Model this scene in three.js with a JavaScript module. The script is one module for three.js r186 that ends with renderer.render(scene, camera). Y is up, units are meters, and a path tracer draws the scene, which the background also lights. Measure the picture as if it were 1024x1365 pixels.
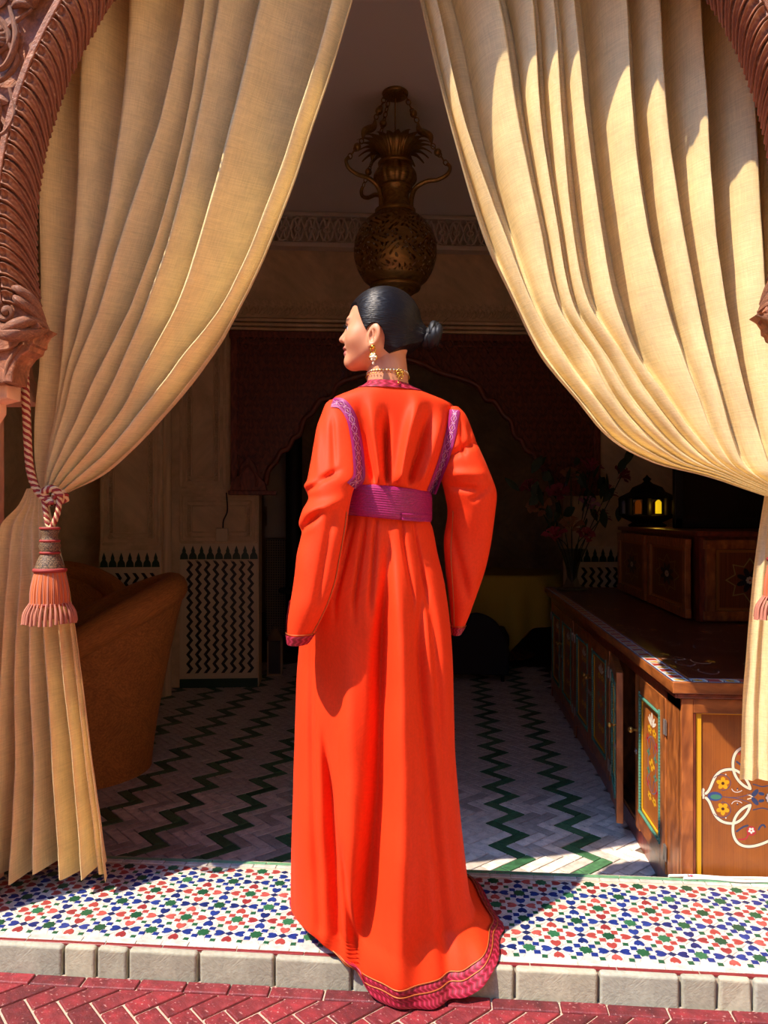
import * as THREE from 'three';
import { RoundedBoxGeometry } from 'three/addons/geometries/RoundedBoxGeometry.js';
import { mergeGeometries, mergeVertices } from 'three/addons/utils/BufferGeometryUtils.js';
import { MarchingCubes } from 'three/addons/objects/MarchingCubes.js';
import { ImprovedNoise } from 'three/addons/math/ImprovedNoise.js';
import { Sky } from 'three/addons/objects/Sky.js';

// ------------------------------------------------------------------ camera, sky, sun, exposure
const scene = new THREE.Scene();
const YAW = 4.85 * Math.PI / 180;
const camera = new THREE.PerspectiveCamera(2 * Math.atan(682.5 / 1025) * 180 / Math.PI, 1024 / 1365, 0.05, 60);
camera.position.set(0, 1.09, 0);
camera.rotation.y = YAW;
camera.setViewOffset(1024, 1365, 0, -5.5, 1024, 1365);
scene.add(camera);

const SUN_AZIMUTH = 50 * Math.PI / 180, SUN_HEIGHT = 58 * Math.PI / 180;   // it shines from behind the camera's left shoulder
const toSun = new THREE.Vector3(-Math.sin(SUN_AZIMUTH) * Math.cos(SUN_HEIGHT), Math.sin(SUN_HEIGHT), Math.cos(SUN_AZIMUTH) * Math.cos(SUN_HEIGHT));
const sky = new Sky();
sky.scale.setScalar(50);
sky.material.uniforms.sunPosition.value.copy(toSun);
sky.material.uniforms.turbidity.value = 10;
sky.material.uniforms.rayleigh.value = 0.55;
sky.material.uniforms.cloudCoverage.value = 0;
scene.add(sky);
scene.backgroundIntensity = 0.29;

const sun = new THREE.DirectionalLight(0xffecd2, 7.6);
sun.position.copy(toSun).multiplyScalar(12).add(new THREE.Vector3(0, 0, -2));
sun.target.position.set(0, 0, -2);
sun.castShadow = true;
sun.shadow.mapSize.set(4096, 4096);
sun.shadow.camera.left = -5; sun.shadow.camera.right = 5; sun.shadow.camera.top = 5; sun.shadow.camera.bottom = -5; sun.shadow.camera.far = 30;
scene.add(sun, sun.target);

const renderer = new THREE.WebGLRenderer({ antialias: true });
renderer.toneMapping = THREE.LinearToneMapping;
renderer.toneMappingExposure = 1.18;
renderer.shadowMap.enabled = true;

// ------------------------------------------------------------------ helpers
const { PI, sin, cos, abs, min, max, sqrt, floor, atan2, exp, pow, hypot } = Math;
const V = (x, y, z) => new THREE.Vector3(x, y, z);
const clamp = (x, a = 0, b = 1) => min(max(x, a), b);
const lerp = (a, b, t) => a + (b - a) * t;
const smooth = (a, b, x) => { const t = clamp((x - a) / (b - a)); return t * t * (3 - 2 * t); };
const bell = (x) => exp(-x * x);
function random(seed) { let s = seed >>> 0; return () => { s = (s + 0x6d2b79f5) >>> 0; let t = Math.imul(s ^ (s >>> 15), 1 | s); t = (t + Math.imul(t ^ (t >>> 7), 61 | t)) ^ t; return ((t ^ (t >>> 14)) >>> 0) / 4294967296; }; }
const perlin = new ImprovedNoise();
const noise = (x, y, z = 0) => perlin.noise(x, y, z);
const fbm = (x, y, z = 0, n = 4) => { let s = 0, a = 0.5; for (let i = 0; i < n; i++) { s += a * noise(x, y, z); x *= 2.03; y *= 2.03; z = z * 2.03 + 7.1; a *= 0.5; } return s; };
const taken = new Map();
function numbered(name) { const n = taken.get(name) ?? 0; taken.set(name, n + 1); return n ? name + '_' + String(n).padStart(3, '0') : name; }
function mesh(name, geometry, material, parent = scene) {
  const m = new THREE.Mesh(geometry, material);
  m.name = numbered(name); m.castShadow = m.receiveShadow = true;
  parent.add(m);
  return m;
}
function tag(o, label, category, group) { o.userData.label = label; o.userData.category = category; if (group) o.userData.group = group; return o; }
function thing(name, label, category, [x, y, z] = [0, 0, 0], turn = 0, group) {
  const o = new THREE.Group();
  o.name = numbered(name); o.position.set(x, y, z); o.rotation.y = turn;
  scene.add(o);
  return tag(o, label, category, group);
}
function structure(name, geometry, material, parent) { const m = mesh(name, geometry, material, parent); if (!parent) m.userData.kind = 'structure'; return m; }
const put = (g, x = 0, y = 0, z = 0, rx = 0, ry = 0, rz = 0) => { g.rotateX(rx); g.rotateY(ry); g.rotateZ(rz); g.translate(x, y, z); return g; };
function merged(list) {
  const flat = list.filter(Boolean).map((g) => { const h = g.index ? g.toNonIndexed() : g; for (const k of Object.keys(h.attributes)) if (!['position', 'normal', 'uv'].includes(k)) h.deleteAttribute(k); if (!h.attributes.uv) h.setAttribute('uv', new THREE.BufferAttribute(new Float32Array(h.attributes.position.count * 2), 2)); if (!h.attributes.normal) h.computeVertexNormals(); return h; });
  return mergeGeometries(flat);
}
// box with uv in metres, softly rounded when r is given
function box(w, h, d, r = 0) {
  const g = r ? new RoundedBoxGeometry(w, h, d, 2, min(r, w / 2.1, h / 2.1, d / 2.1)) : new THREE.BoxGeometry(w, h, d);
  return metreUV(g);
}
function metreUV(g, scale = 1) {
  if (!g.attributes.normal) g.computeVertexNormals();
  const p = g.attributes.position, n = g.attributes.normal, uv = new Float32Array(p.count * 2);
  for (let i = 0; i < p.count; i++) {
    const ax = abs(n.getX(i)), ay = abs(n.getY(i)), az = abs(n.getZ(i));
    const [u, v] = ax > ay && ax > az ? [p.getZ(i), p.getY(i)] : ay > az ? [p.getX(i), p.getZ(i)] : [p.getX(i), p.getY(i)];
    uv[2 * i] = u * scale; uv[2 * i + 1] = v * scale;
  }
  g.setAttribute('uv', new THREE.BufferAttribute(uv, 2));
  return g;
}
// sheet of (nu+1) x (nv+1) points; at(u, v) gives [x, y, z] and optionally uv
function sheet(nu, nv, at, { closed = false, uvScale = [1, 1] } = {}) {
  const p = [], uv = [], index = [];
  for (let j = 0; j <= nv; j++) for (let i = 0; i <= nu; i++) {
    const q = at(i / nu, j / nv);
    p.push(q[0], q[1], q[2]);
    uv.push(q.length > 3 ? q[3] : i / nu * uvScale[0], q.length > 3 ? q[4] : j / nv * uvScale[1]);
  }
  for (let j = 0; j < nv; j++) for (let i = 0; i < nu; i++) { const a = j * (nu + 1) + i, b = a + 1, c = a + nu + 1, d = c + 1; index.push(a, c, b, b, c, d); }
  const g = new THREE.BufferGeometry();
  g.setAttribute('position', new THREE.Float32BufferAttribute(p, 3));
  g.setAttribute('uv', new THREE.Float32BufferAttribute(uv, 2));
  g.setIndex(index);
  g.computeVertexNormals();
  if (closed) {
    const n = g.attributes.normal;
    for (let j = 0; j <= nv; j++) {
      const a = j * (nu + 1), b = a + nu, s = V(n.getX(a) + n.getX(b), n.getY(a) + n.getY(b), n.getZ(a) + n.getZ(b)).normalize();
      n.setXYZ(a, s.x, s.y, s.z); n.setXYZ(b, s.x, s.y, s.z);
    }
  }
  return g;
}
const curveOf = (pts, closed = false) => new THREE.CatmullRomCurve3(pts.map((q) => (q.isVector3 ? q : V(...q))), closed, 'centripetal');
function tube(pts, r, seg = 24, rad = 8, closed = false) {
  const c = pts.isCurve ? pts : curveOf(pts, closed);
  const g = new THREE.TubeGeometry(c, seg, typeof r === 'function' ? 1 : r, rad, closed);
  if (typeof r === 'function') {
    const p = g.attributes.position;
    for (let i = 0; i <= seg; i++) { const q = c.getPointAt(i / seg), k = r(i / seg); for (let j = 0; j <= rad; j++) { const a = i * (rad + 1) + j; p.setXYZ(a, q.x + (p.getX(a) - q.x) * k, q.y + (p.getY(a) - q.y) * k, q.z + (p.getZ(a) - q.z) * k); } }
    g.computeVertexNormals();
  }
  return g;
}
const lathe = (pts, seg = 40) => new THREE.LatheGeometry(pts.map(([r, y]) => new THREE.Vector2(r, y)), seg);
const polygon = (pts) => new THREE.Shape(pts.map(([x, y]) => new THREE.Vector2(x, y)));
function slab(shape, depth, bevel = 0, curveSegments = 16) {
  const s = Array.isArray(shape) ? polygon(shape) : shape;
  return metreUV(new THREE.ExtrudeGeometry(s, { depth: depth - 2 * bevel, bevelEnabled: bevel > 0, bevelThickness: bevel, bevelSize: bevel, bevelOffset: -bevel, bevelSegments: 2, curveSegments }).translate(0, 0, bevel));
}
// 1-D spline through [key, value...] rows
function track(rows) {
  return (k, c = 1) => {
    let i = 0; const n = rows.length;
    if (k <= rows[0][0]) return rows[0][c];
    if (k >= rows[n - 1][0]) return rows[n - 1][c];
    while (rows[i + 1][0] < k) i++;
    const a = rows[max(i - 1, 0)], b = rows[i], d = rows[i + 1], e = rows[min(i + 2, n - 1)], h = d[0] - b[0], t = (k - b[0]) / h;
    const m0 = i > 0 ? (d[c] - a[c]) / (d[0] - a[0]) * h : d[c] - b[c], m1 = i + 2 < n ? (e[c] - b[c]) / (e[0] - b[0]) * h : d[c] - b[c];
    const t2 = t * t, t3 = t2 * t;
    return (2 * t3 - 3 * t2 + 1) * b[c] + (t3 - 2 * t2 + t) * m0 + (-2 * t3 + 3 * t2) * d[c] + (t3 - t2) * m1;
  };
}
// textures
function dataTexture(w, h, at, srgb = true) {
  const d = new Uint8Array(w * h * 4);
  for (let y = 0; y < h; y++) for (let x = 0; x < w; x++) { const c = at(x / w, y / h), o = (y * w + x) * 4; if (typeof c === 'number') { d[o] = d[o + 1] = d[o + 2] = clamp(c) * 255; } else for (let k = 0; k < 3; k++) d[o + k] = clamp(c[k] / 255) * 255; d[o + 3] = 255; }
  const t = new THREE.DataTexture(d, w, h);
  t.wrapS = t.wrapT = THREE.RepeatWrapping; t.magFilter = THREE.LinearFilter; t.minFilter = THREE.LinearMipmapLinearFilter; t.generateMipmaps = true;
  if (srgb) t.colorSpace = THREE.SRGBColorSpace;
  t.needsUpdate = true;
  return t;
}
function canvasTexture(w, h, draw, srgb = true) {
  const c = document.createElement('canvas'); c.width = w; c.height = h;
  draw(c.getContext('2d'), w, h);
  const t = new THREE.CanvasTexture(c);
  t.wrapS = t.wrapT = THREE.RepeatWrapping; t.anisotropy = 8;
  if (srgb) t.colorSpace = THREE.SRGBColorSpace;
  return t;
}
const repeated = (t, u, v = u) => { const c = t.clone(); c.repeat.set(u, v); c.needsUpdate = true; return c; };
const std = (o) => new THREE.MeshStandardMaterial({ roughness: 0.8, side: THREE.DoubleSide, ...o });
const phys = (o) => new THREE.MeshPhysicalMaterial({ roughness: 0.8, side: THREE.DoubleSide, ...o });
// noise that repeats over the unit square
const tiled = (u, v, k, seed = 0) => { const a = u * 2 * PI, b = v * 2 * PI; return fbm(cos(a) * k / 6.283 + seed, sin(a) * k / 6.283 + cos(b) * k / 6.283, sin(b) * k / 6.283 + seed * 1.7, 4); };

// ------------------------------------------------------------------ surfaces of the building
const FRONT = -1.877, BACK = -2.393, ROOM_FLOOR = -0.15, COURT = -0.073;      // threshold edges (z) and levels (y)
const grainMap = (base, dark, k, stretch, seed) => dataTexture(512, 512, (u, v) => {
  const n = tiled(u, v * stretch, k, seed), f = tiled(u * 9 % 1, v, 6, seed + 3), t = clamp(0.5 + n * 1.1 + f * 0.35);
  return base.map((c, i) => lerp(dark[i], c, t));
});
const plasterMap = dataTexture(512, 512, (u, v) => {
  const n = tiled(u, v, 5, 2), f = tiled(u, v, 24, 9), s = smooth(0.16, 0.4, tiled(u, v, 3, 31));
  const k = 1 + n * 0.22 + f * 0.1 - s * 0.12;
  return [208 * k, 182 * k, 144 * k];
});
const roughBump = dataTexture(256, 256, (u, v) => 0.5 + tiled(u, v, 9, 4) * 0.6 + tiled(u, v, 30, 8) * 0.3, false);
const M = {
  plaster: std({ map: repeated(plasterMap, 0.8), bumpMap: repeated(roughBump, 2), bumpScale: 0.002, roughness: 0.9 }),
  ceiling: std({ color: 0xf2eae0, bumpMap: repeated(roughBump, 1), bumpScale: 0.002, roughness: 0.95 }),
  court: std({ color: 0xe2cda6, bumpMap: repeated(roughBump, 2), bumpScale: 0.003, roughness: 0.95 }),
  stucco: std({ color: 0xd9cbb8, roughness: 0.9 }),
  facade: std({ map: repeated(dataTexture(256, 256, (u, v) => { const k = 1 + tiled(u, v, 8, 5) * 0.3; return [226 * k, 176 * k, 140 * k]; }), 1), bumpMap: repeated(roughBump, 3), bumpScale: 0.002, roughness: 0.9 }),
  grout: std({ color: 0xb9a892, bumpMap: repeated(roughBump, 4), bumpScale: 0.002, roughness: 0.95 }),
  groutDark: std({ color: 0x6b5a4c, roughness: 0.95 }),
};
const glazed = (rgb, seed, rough = 0.3, vary = 0.16) => std({ map: repeated(dataTexture(128, 128, (u, v) => { const k = 1 + tiled(u, v, 5, seed) * vary * 1.6, c = tiled(u, v, 22, seed + 5) > 0.34 ? 0.75 : 1; return rgb.map((q) => q * k * c); }), 9), roughness: rough });
const TILE = {
  white: [[192, 187, 174], [180, 175, 163], [197, 192, 181]].map((c, i) => glazed(c, i + 1)),
  green: [[36, 84, 54], [44, 94, 62], [30, 72, 48]].map((c, i) => glazed(c, i + 11)),
  red: [[150, 62, 56], [162, 76, 68], [138, 50, 50]].map((c, i) => glazed(c, i + 21)),
  blue: [[30, 46, 108], [38, 56, 122], [28, 40, 92]].map((c, i) => glazed(c, i + 31)),
  navy: [[34, 40, 76], [42, 50, 86]].map((c, i) => glazed(c, i + 41)),
  strip: glazed([104, 150, 112], 51),
  redStrip: glazed([122, 44, 44], 52),
};
const pickOf = (list, r) => list[floor(r() * list.length) % list.length];

// ---- the raised threshold: a mosaic of small cut tiles between a kerb and the room's edge
{
  const r = random(7), base = structure('floor_threshold', put(box(5, 0.3, BACK * -1 + FRONT - 0.012), 0, -0.1535, (FRONT + BACK) / 2 - 0.006), M.grout);
  const holder = base;
  const bed = mesh('tile_bed', put(box(3.6, 0.004, 0.43), -0.15, -0.0042, -2.131), M.grout, holder);
  // pieces, 14 cm repeat: red stars' flowers and blue stars' flowers on two interleaved square lattices
  const P = 0.1405, cut = (pts, h = 0.004) => { const g = new THREE.ExtrudeGeometry(polygon(pts), { depth: h, bevelEnabled: true, bevelThickness: 0.0006, bevelSize: 0.0006, bevelOffset: -0.0006, bevelSegments: 1 }); g.rotateX(-PI / 2); return metreUV(g); };
  const star = cut(Array.from({ length: 16 }, (_, k) => { const a = k * PI / 8 + PI / 8, q = k % 2 ? 0.014 : 0.0182; return [q * cos(a), q * sin(a)]; }));
  const heart = cut([[0.0165, 0], [0.008, 0.0095], [-0.002, 0.0125], [-0.0085, 0.0105], [-0.0105, 0.006], [-0.0065, 0], [-0.0105, -0.006], [-0.0085, -0.0105], [-0.002, -0.0125], [0.008, -0.0095]].map(([a, b]) => [a * 1.06, b * 1.08]));
  const square = cut([[-0.0082, -0.0082], [0.0082, -0.0082], [0.0082, 0.0082], [-0.0082, 0.0082]]);
  const diamond = cut([[-0.0125, 0], [0, -0.0105], [0.0125, 0], [0, 0.0105]]);
  const speck = cut([[-0.007, -0.007], [0.007, -0.007], [0.007, 0.007], [-0.007, 0.007]]);
  const parts = { star: [], heart: [], bits: { navy: [], green: [], red: [], blue: [] } };
  const z0 = -1.925, z1 = -2.338, inside = (x, z, m) => z < z0 - m && z > z1 + m;
  const centreZ = -2.3455 + 0.028;
  for (let i = -23; i <= 21; i++) for (let j = -1; j <= 8; j++) {
    const x = i * P / 2 - 0.15, z = centreZ + j * P / 2, odd = (i + j) & 1;
    if (odd) { if (inside(x, z, 0.008)) parts.bits.navy.push([x, z, diamond, (i & 1) ? 0 : 0]); continue; }
    const hue = j & 1 ? 'blue' : 'red';
    parts.star.push([x, z, hue]);
    for (let k = 0; k < 4; k++) {
      const a = k * PI / 2; parts.heart.push([x + 0.0415 * cos(a), z - 0.0415 * sin(a), hue, a]);
      const b = a + PI / 4, s = 0.0262;
      parts.bits[hue].push([x + s * cos(b), z - s * sin(b), square]);
      if (hue === 'red') parts.bits.green.push([x + 0.0497 * cos(b), z - 0.0497 * sin(b), speck]);
    }
  }
  // white pieces: eight wedges round every star, out to where the next star's wedges begin
  const wedges = Array.from({ length: 8 }, (_, k) => {
    const at = (a) => { const q = P / 2 / (abs(cos(a)) + abs(sin(a))); return [q * cos(a), q * sin(a)]; }, a0 = (k - 0.5) * PI / 4, a1 = (k + 0.5) * PI / 4;
    const pts = [[0.008 * cos(a0), 0.008 * sin(a0)], at(a0), ...(k % 2 ? [] : [at(k * PI / 4)]), at(a1), [0.008 * cos(a1), 0.008 * sin(a1)]];
    const cx = pts.reduce((s, q) => s + q[0], 0) / pts.length, cy = pts.reduce((s, q) => s + q[1], 0) / pts.length;
    return metreUV(new THREE.ExtrudeGeometry(polygon(pts.map(([x, y]) => { const l = hypot(x - cx, y - cy), f = (l - 0.0006) / l; return [cx + (x - cx) * f, cy + (y - cy) * f]; })), { depth: 0.003, bevelEnabled: false }).rotateX(-PI / 2));
  });
  {
    const spots = [], more = [];
    for (const [x, z] of parts.star) for (let k = 0; k < 8; k++) { const a = k * PI / 4, px = x + 0.042 * cos(a), pz = z - 0.042 * sin(a); if (abs(x + 0.17) < 1.5 && pz < z0 + 0.004 && pz > z1 - 0.004) spots.push([x, z, k]); }
    spots.sort((a, b) => hypot(a[0], a[1]) - hypot(b[0], b[1])).forEach(([x, z, k], n) => { if (n < 290) { const m = mesh('white_tile', wedges[k], pickOf(TILE.white, r), holder); m.position.set(x, -0.0029 + r() * 0.0003, z); } else more.push(wedges[k].clone().translate(x, -0.0028, z)); });
    mesh('white_tile_rest', merged(more), TILE.white[0], holder).userData.kind = 'stuff';
  }
  const near = (a, b) => hypot(a[0], a[1]) - hypot(b[0], b[1]);
  const shown = (q) => abs(q[0] + 0.17) < 1.5;
  for (const [x, z] of parts.star.filter((q) => inside(q[0], q[1], 0.004) && shown(q))) { const m = mesh('star_tile', star, pickOf(TILE.green, r), holder); m.position.set(x, -0.0035 + r() * 0.0005, z); m.rotation.y = r() * 0.1; }
  const hearts = parts.heart.filter((q) => inside(q[0], q[1], 0.006) && shown(q)).sort(near);
  const rest = { red: [], blue: [] };
  hearts.forEach(([x, z, hue, a], n) => {
    if (n < 290) { const m = mesh('heart_tile', heart, pickOf(TILE[hue], r), holder); m.position.set(x, -0.0035 + r() * 0.0006, z); m.rotation.y = a + r() * 0.12 - 0.06; }
    else rest[hue].push(put(heart.clone(), x, -0.0034, z, 0, 0, 0));
  });
  for (const hue of ['red', 'blue']) if (rest[hue].length) mesh(hue + '_tile_rest', merged(rest[hue]), TILE[hue][0], holder).userData.kind = 'stuff';
  for (const [hue, list] of Object.entries(parts.bits)) {
    const g = list.filter((q) => inside(q[0], q[1], 0.005) && abs(q[0] + 0.17) < 1.5).map(([x, z, s]) => { const h = s.clone(); if (s !== diamond) h.rotateY((r() - 0.5) * 0.2); return h.translate(x, -0.0036 + r() * 0.0006, z); });
    mesh('small_' + hue + '_tile', merged(g), TILE[hue][0], holder).userData.kind = 'stuff';
  }
  // plain border tiles, red line, green line
  for (const [z, w, n] of [[-1.911, 0.022, 0], [-2.354, 0.02, 1]]) {
    let x = -1.75;
    while (x < 1.5) { const l = 0.056 + r() * 0.022, m = mesh('border_tile', box(l - 0.0022, 0.006, w - 0.002, 0.0012), pickOf(TILE.white, r), holder); m.position.set(x + l / 2, -0.0024 + r() * 0.0006, z); m.rotation.y = (r() - 0.5) * 0.02; x += l; }
    x = -1.75;
    while (x < 1.5) { const l = 0.14 + r() * 0.1, m = mesh('line_tile', box(l - 0.002, 0.006, n ? 0.016 : 0.011, 0.001), n ? TILE.strip : TILE.redStrip, holder); m.position.set(x + l / 2, -0.0025, n ? -2.3745 : -1.893); x += l; }
  }
  // stone kerb blocks
  const stoneMap = dataTexture(256, 256, (u, v) => { const k = 1 + tiled(u, v, 4, 3) * 0.16 + tiled(u, v, 26, 6) * 0.14; return [166 * k, 162 * k, 142 * k]; });
  const stones = [[0.86, 0.9, 0.92], [0.98, 0.97, 0.92], [0.8, 0.82, 0.8]].map(([a, b, c]) => std({ map: repeated(stoneMap, 3), color: new THREE.Color(a, b, c), bumpMap: repeated(roughBump, 8), bumpScale: 0.0012, roughness: 0.85 }));
  let x = -1.75;
  const widths = [0.19, 0.2, 0.195, 0.19, 0.088, 0.086, 0.185, 0.19, 0.19];
  for (let k = 0; x < 1.5; k++) {
    const l = widths[k % widths.length] + (r() - 0.5) * 0.012;
    const g = new RoundedBoxGeometry(l - 0.006, 0.085, 0.05, 3, 0.008), p = g.attributes.position;
    for (let i = 0; i < p.count; i++) { const q = noise(p.getX(i) * 30 + k * 5, p.getY(i) * 40, p.getZ(i) * 40 + k) * 0.0028; p.setXYZ(i, p.getX(i) + q, p.getY(i) + q, p.getZ(i) + q); }
    g.computeVertexNormals();
    const m = mesh('kerb_stone', metreUV(g), pickOf(stones, r), holder);
    m.position.set(x + l / 2, -0.0435 + (r() - 0.5) * 0.002, FRONT - 0.0215 + 0.002 * r()); m.rotation.y = (r() - 0.5) * 0.012;
    x += l;
  }
}

// ---- courtyard paving: one course of red bricks along the kerb, then herringbone
{
  const r = random(19);
  const court = structure('floor_courtyard', put(box(9, 0.2, 7.4), 0, COURT - 0.1035, 1.815), std({ color: 0xb59a84, roughness: 0.95, bumpMap: repeated(roughBump, 6), bumpScale: 0.003 }));
  const redMap = (k0, seed) => dataTexture(256, 256, (u, v) => {
    const k = k0 * (1 + tiled(u, v, 6, seed) * 0.45), chip = smooth(0.27, 0.33, tiled(u, v, 26, seed + 2)), dust = smooth(0.1, 0.5, tiled(u, v, 4, seed + 9)) * 0.22;
    return [lerp(lerp(112 * k, 142, dust), 164, chip * 0.8), lerp(lerp(32 * k, 88, dust), 122, chip * 0.8), lerp(lerp(36 * k, 84, dust), 112, chip * 0.8)];
  });
  const reds = [0.85, 0.98, 1.1, 1.0].map((k, i) => std({ map: repeated(redMap(k, i * 4 + 60), 5), bumpMap: repeated(roughBump, 8), bumpScale: 0.002, roughness: 0.62 }));
  const long = new RoundedBoxGeometry(0.162, 0.03, 0.04, 2, 0.005), brick = metreUV(new RoundedBoxGeometry(0.142, 0.03, 0.0525, 2, 0.005));
  let x = -1.7;
  while (x < 1.4) { const l = 0.10 + r() * 0.07, m = mesh('brick', metreUV(long.clone().scale(l / 0.167, 1, 1)), pickOf(reds, r), court); m.position.set(x + l / 2, COURT - 0.013 + r() * 0.002, FRONT + 0.0275); m.rotation.y = (r() - 0.5) * 0.02; x += l; }
  const L = 0.148, W = 0.058, far = [], q = Math.SQRT1_2;
  const cell = [];
  for (let n = -60; n < 60; n++) for (let m = -14; m < 14; m++) for (const up of [0, 1]) {
    const a = n * W + m * L + (up ? L + W / 2 : L / 2), b = n * W - m * L + (up ? W - L / 2 : W / 2);
    const px = (a + b) * q - 0.2, pz = (a - b) * q - 1.0;
    if (pz < FRONT - 0.02 || pz > 0.6 || abs(px + 0.1) > 1.9) continue;
    cell.push([px, pz, up]);
  }
  // bricks that meet the straight course are cut along it
  const trimmed = (px, pz, turn, edge) => {
    const c = cos(turn), s = sin(turn), pts = [[-1, -1], [1, -1], [1, 1], [-1, 1]].map(([i, j]) => { const a = i * 0.071, b = j * 0.0262; return [px + a * c + b * s, pz - a * s + b * c]; }), out = [];
    pts.forEach((p, i) => { const q = pts[(i + 1) % 4], pin = p[1] > edge, qin = q[1] > edge; if (pin) out.push(p); if (pin !== qin) { const f = (edge - p[1]) / (q[1] - p[1]); out.push([lerp(p[0], q[0], f), edge]); } });
    if (out.length < 3) return null;
    const area = abs(out.reduce((k, p, i) => { const q = out[(i + 1) % out.length]; return k + p[0] * q[1] - q[0] * p[1]; }, 0)) / 2;
    return area < 0.0002 ? null : slab(out.map(([a, b]) => [a - px, -(b - pz)]), 0.03, 0.0035).rotateX(-PI / 2).translate(0, -0.015, 0);
  };
  for (const [px, pz, up] of cell) {
    const turn = (up ? -PI / 4 : PI / 4), atEdge = pz < FRONT + 0.135;
    if (pz < -1.52 && abs(px + 0.1) < 1.35) {
      const g = atEdge ? trimmed(px, pz, turn, FRONT + 0.0505) : brick;
      if (!g) continue;
      const m = mesh('brick', g, pickOf(reds, r), court);
      m.position.set(px, COURT - 0.0135 + r() * 0.002, pz); if (!atEdge) m.rotation.y = turn + (r() - 0.5) * 0.03;
    } else if (!atEdge) far.push(brick.clone().rotateY(turn).translate(px, COURT - 0.0135, pz));
  }
  mesh('brick_rest', merged(far), reds[1], court).userData.kind = 'stuff';
}

// ---- the room's floor: herringbone of pale bricks, every fourth zigzag green
{
  const r = random(31);
  const room = structure('floor_room', put(box(6.4, 0.2, 7.6), 0.2, ROOM_FLOOR - 0.106, BACK - 3.8), M.groutDark);
  const L = 0.1485, W = 0.0481, q = Math.SQRT1_2, white = [], green = [];
  const brick = metreUV(new RoundedBoxGeometry(L - 0.004, 0.02, W - 0.004, 1, 0.0025));
  const paleMap = (k0, seed) => dataTexture(128, 128, (u, v) => { const k = k0 * (1 + tiled(u, v, 6, seed) * 0.32 - (tiled(u, v, 20, seed + 1) > 0.3 ? 0.18 : 0)); return [216 * k, 204 * k, 192 * k]; });
  const pale = [0.9, 0.98, 1.04, 0.82].map((k, i) => std({ map: repeated(paleMap(k, i * 3 + 80), 5), roughness: 0.5, bumpMap: repeated(roughBump, 6), bumpScale: 0.001 }));
  const greens = [[62, 104, 70], [52, 92, 62], [72, 114, 78]].map((c, i) => glazed(c, i + 90, 0.45, 0.3));
  for (let n = -90; n < 90; n++) for (let m = -34; m < 34; m++) for (const up of [0, 1]) {
    const a = n * W + m * L + (up ? L + W / 2 : L / 2), b = n * W - m * L + (up ? W - L / 2 : W / 2);
    const px = (a + b) * q + 0.415, pz = -(a - b) * q - 3.9;
    if (pz > BACK - 0.03 || pz < -6.4 || px < -2.3 || px > 0.75) continue;
    (((n % 4) + 4) % 4 === 0 ? green : white).push([px, pz, up]);
  }
  for (const [list, mats, name] of [[white, pale, 'pale_brick'], [green, greens, 'green_brick']]) {
    list.sort((p, s) => hypot(p[0], p[1]) - hypot(s[0], s[1]));
    const rest = [];
    list.forEach(([px, pz, up], k) => {
      const turn = (up ? PI / 4 : -PI / 4) + (r() - 0.5) * 0.012;
      if (k < 285) { const o = mesh(name, brick, pickOf(mats, r), room); o.position.set(px, ROOM_FLOOR - 0.0095 + r() * 0.001, pz); o.rotation.y = turn; }
      else rest.push(brick.clone().rotateY(turn).translate(px, ROOM_FLOOR - 0.0095 + r() * 0.001, pz));
    });
    mesh(name + '_rest', merged(rest), mats[0], room).userData.kind = 'stuff';
  }
}

// ---- front wall with the pointed horseshoe opening
const ARCH = { left: -0.053, right: -0.249, y: 1.81, r: 1.035, mid: -0.151, spring: 1.57 };
function archPoints(grow = 0, n = 40, low = ARCH.spring) {          // from the left springing over the apex to the right one
  const R = ARCH.r + grow, out = [], top = Math.acos((ARCH.left - ARCH.mid) / R), a0 = -Math.asin(clamp((ARCH.y - low) / R, -1, 1));
  for (let i = 0; i <= n; i++) { const a = lerp(a0, top, i / n); out.push([ARCH.left - R * cos(a), ARCH.y + R * sin(a)]); }
  for (let i = n - 1; i >= 0; i--) { const a = lerp(a0, top, i / n); out.push([ARCH.right + R * cos(a), ARCH.y + R * sin(a)]); }
  return out;
}
{
  const wall = polygon([[-4.2, -0.3], [4.2, -0.3], [4.2, 5.6], [-4.2, 5.6]]);
  const hole = [[-1.345, -0.3], [-1.345, 1.42], [-1.2, 1.42], ...archPoints(0.2, 24, 1.5), [0.9, 1.42], [1.04, 1.42], [1.04, -0.3]];
  wall.holes.push(polygon(hole).getPoints().length && new THREE.Path(hole.map(([x, y]) => new THREE.Vector2(x, y))));
  structure('wall_front', slab(wall, 0.24).translate(0, 0, -2.225), M.facade);
  // capitals under the arch ends
  for (const [x, s] of [[-1.3, 1], [0.99, -1]]) {
    const g = slab([[0, 0], [0.035, 0], [0.075, 0.02], [0.095, 0.05], [0.095, 0.075], [0.135, 0.085], [0.135, 0.12], [0, 0.12]].map(([a, b]) => [x + s * a, 1.318 + b]), 0.07, 0.006).translate(0, 0, -2.01);
    structure('trim_capital', g, M.facade);
  }
}
for (const x of [-1.352, 1.05]) structure('column', merged([put(new THREE.CylinderGeometry(0.058, 0.062, 1.34, 28), x, 0.67, -1.995), put(new THREE.CylinderGeometry(0.075, 0.08, 0.08, 28), x, 0.04, -1.995), put(new THREE.CylinderGeometry(0.075, 0.06, 0.06, 28), x, 1.34, -1.995)]), M.facade);
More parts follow.
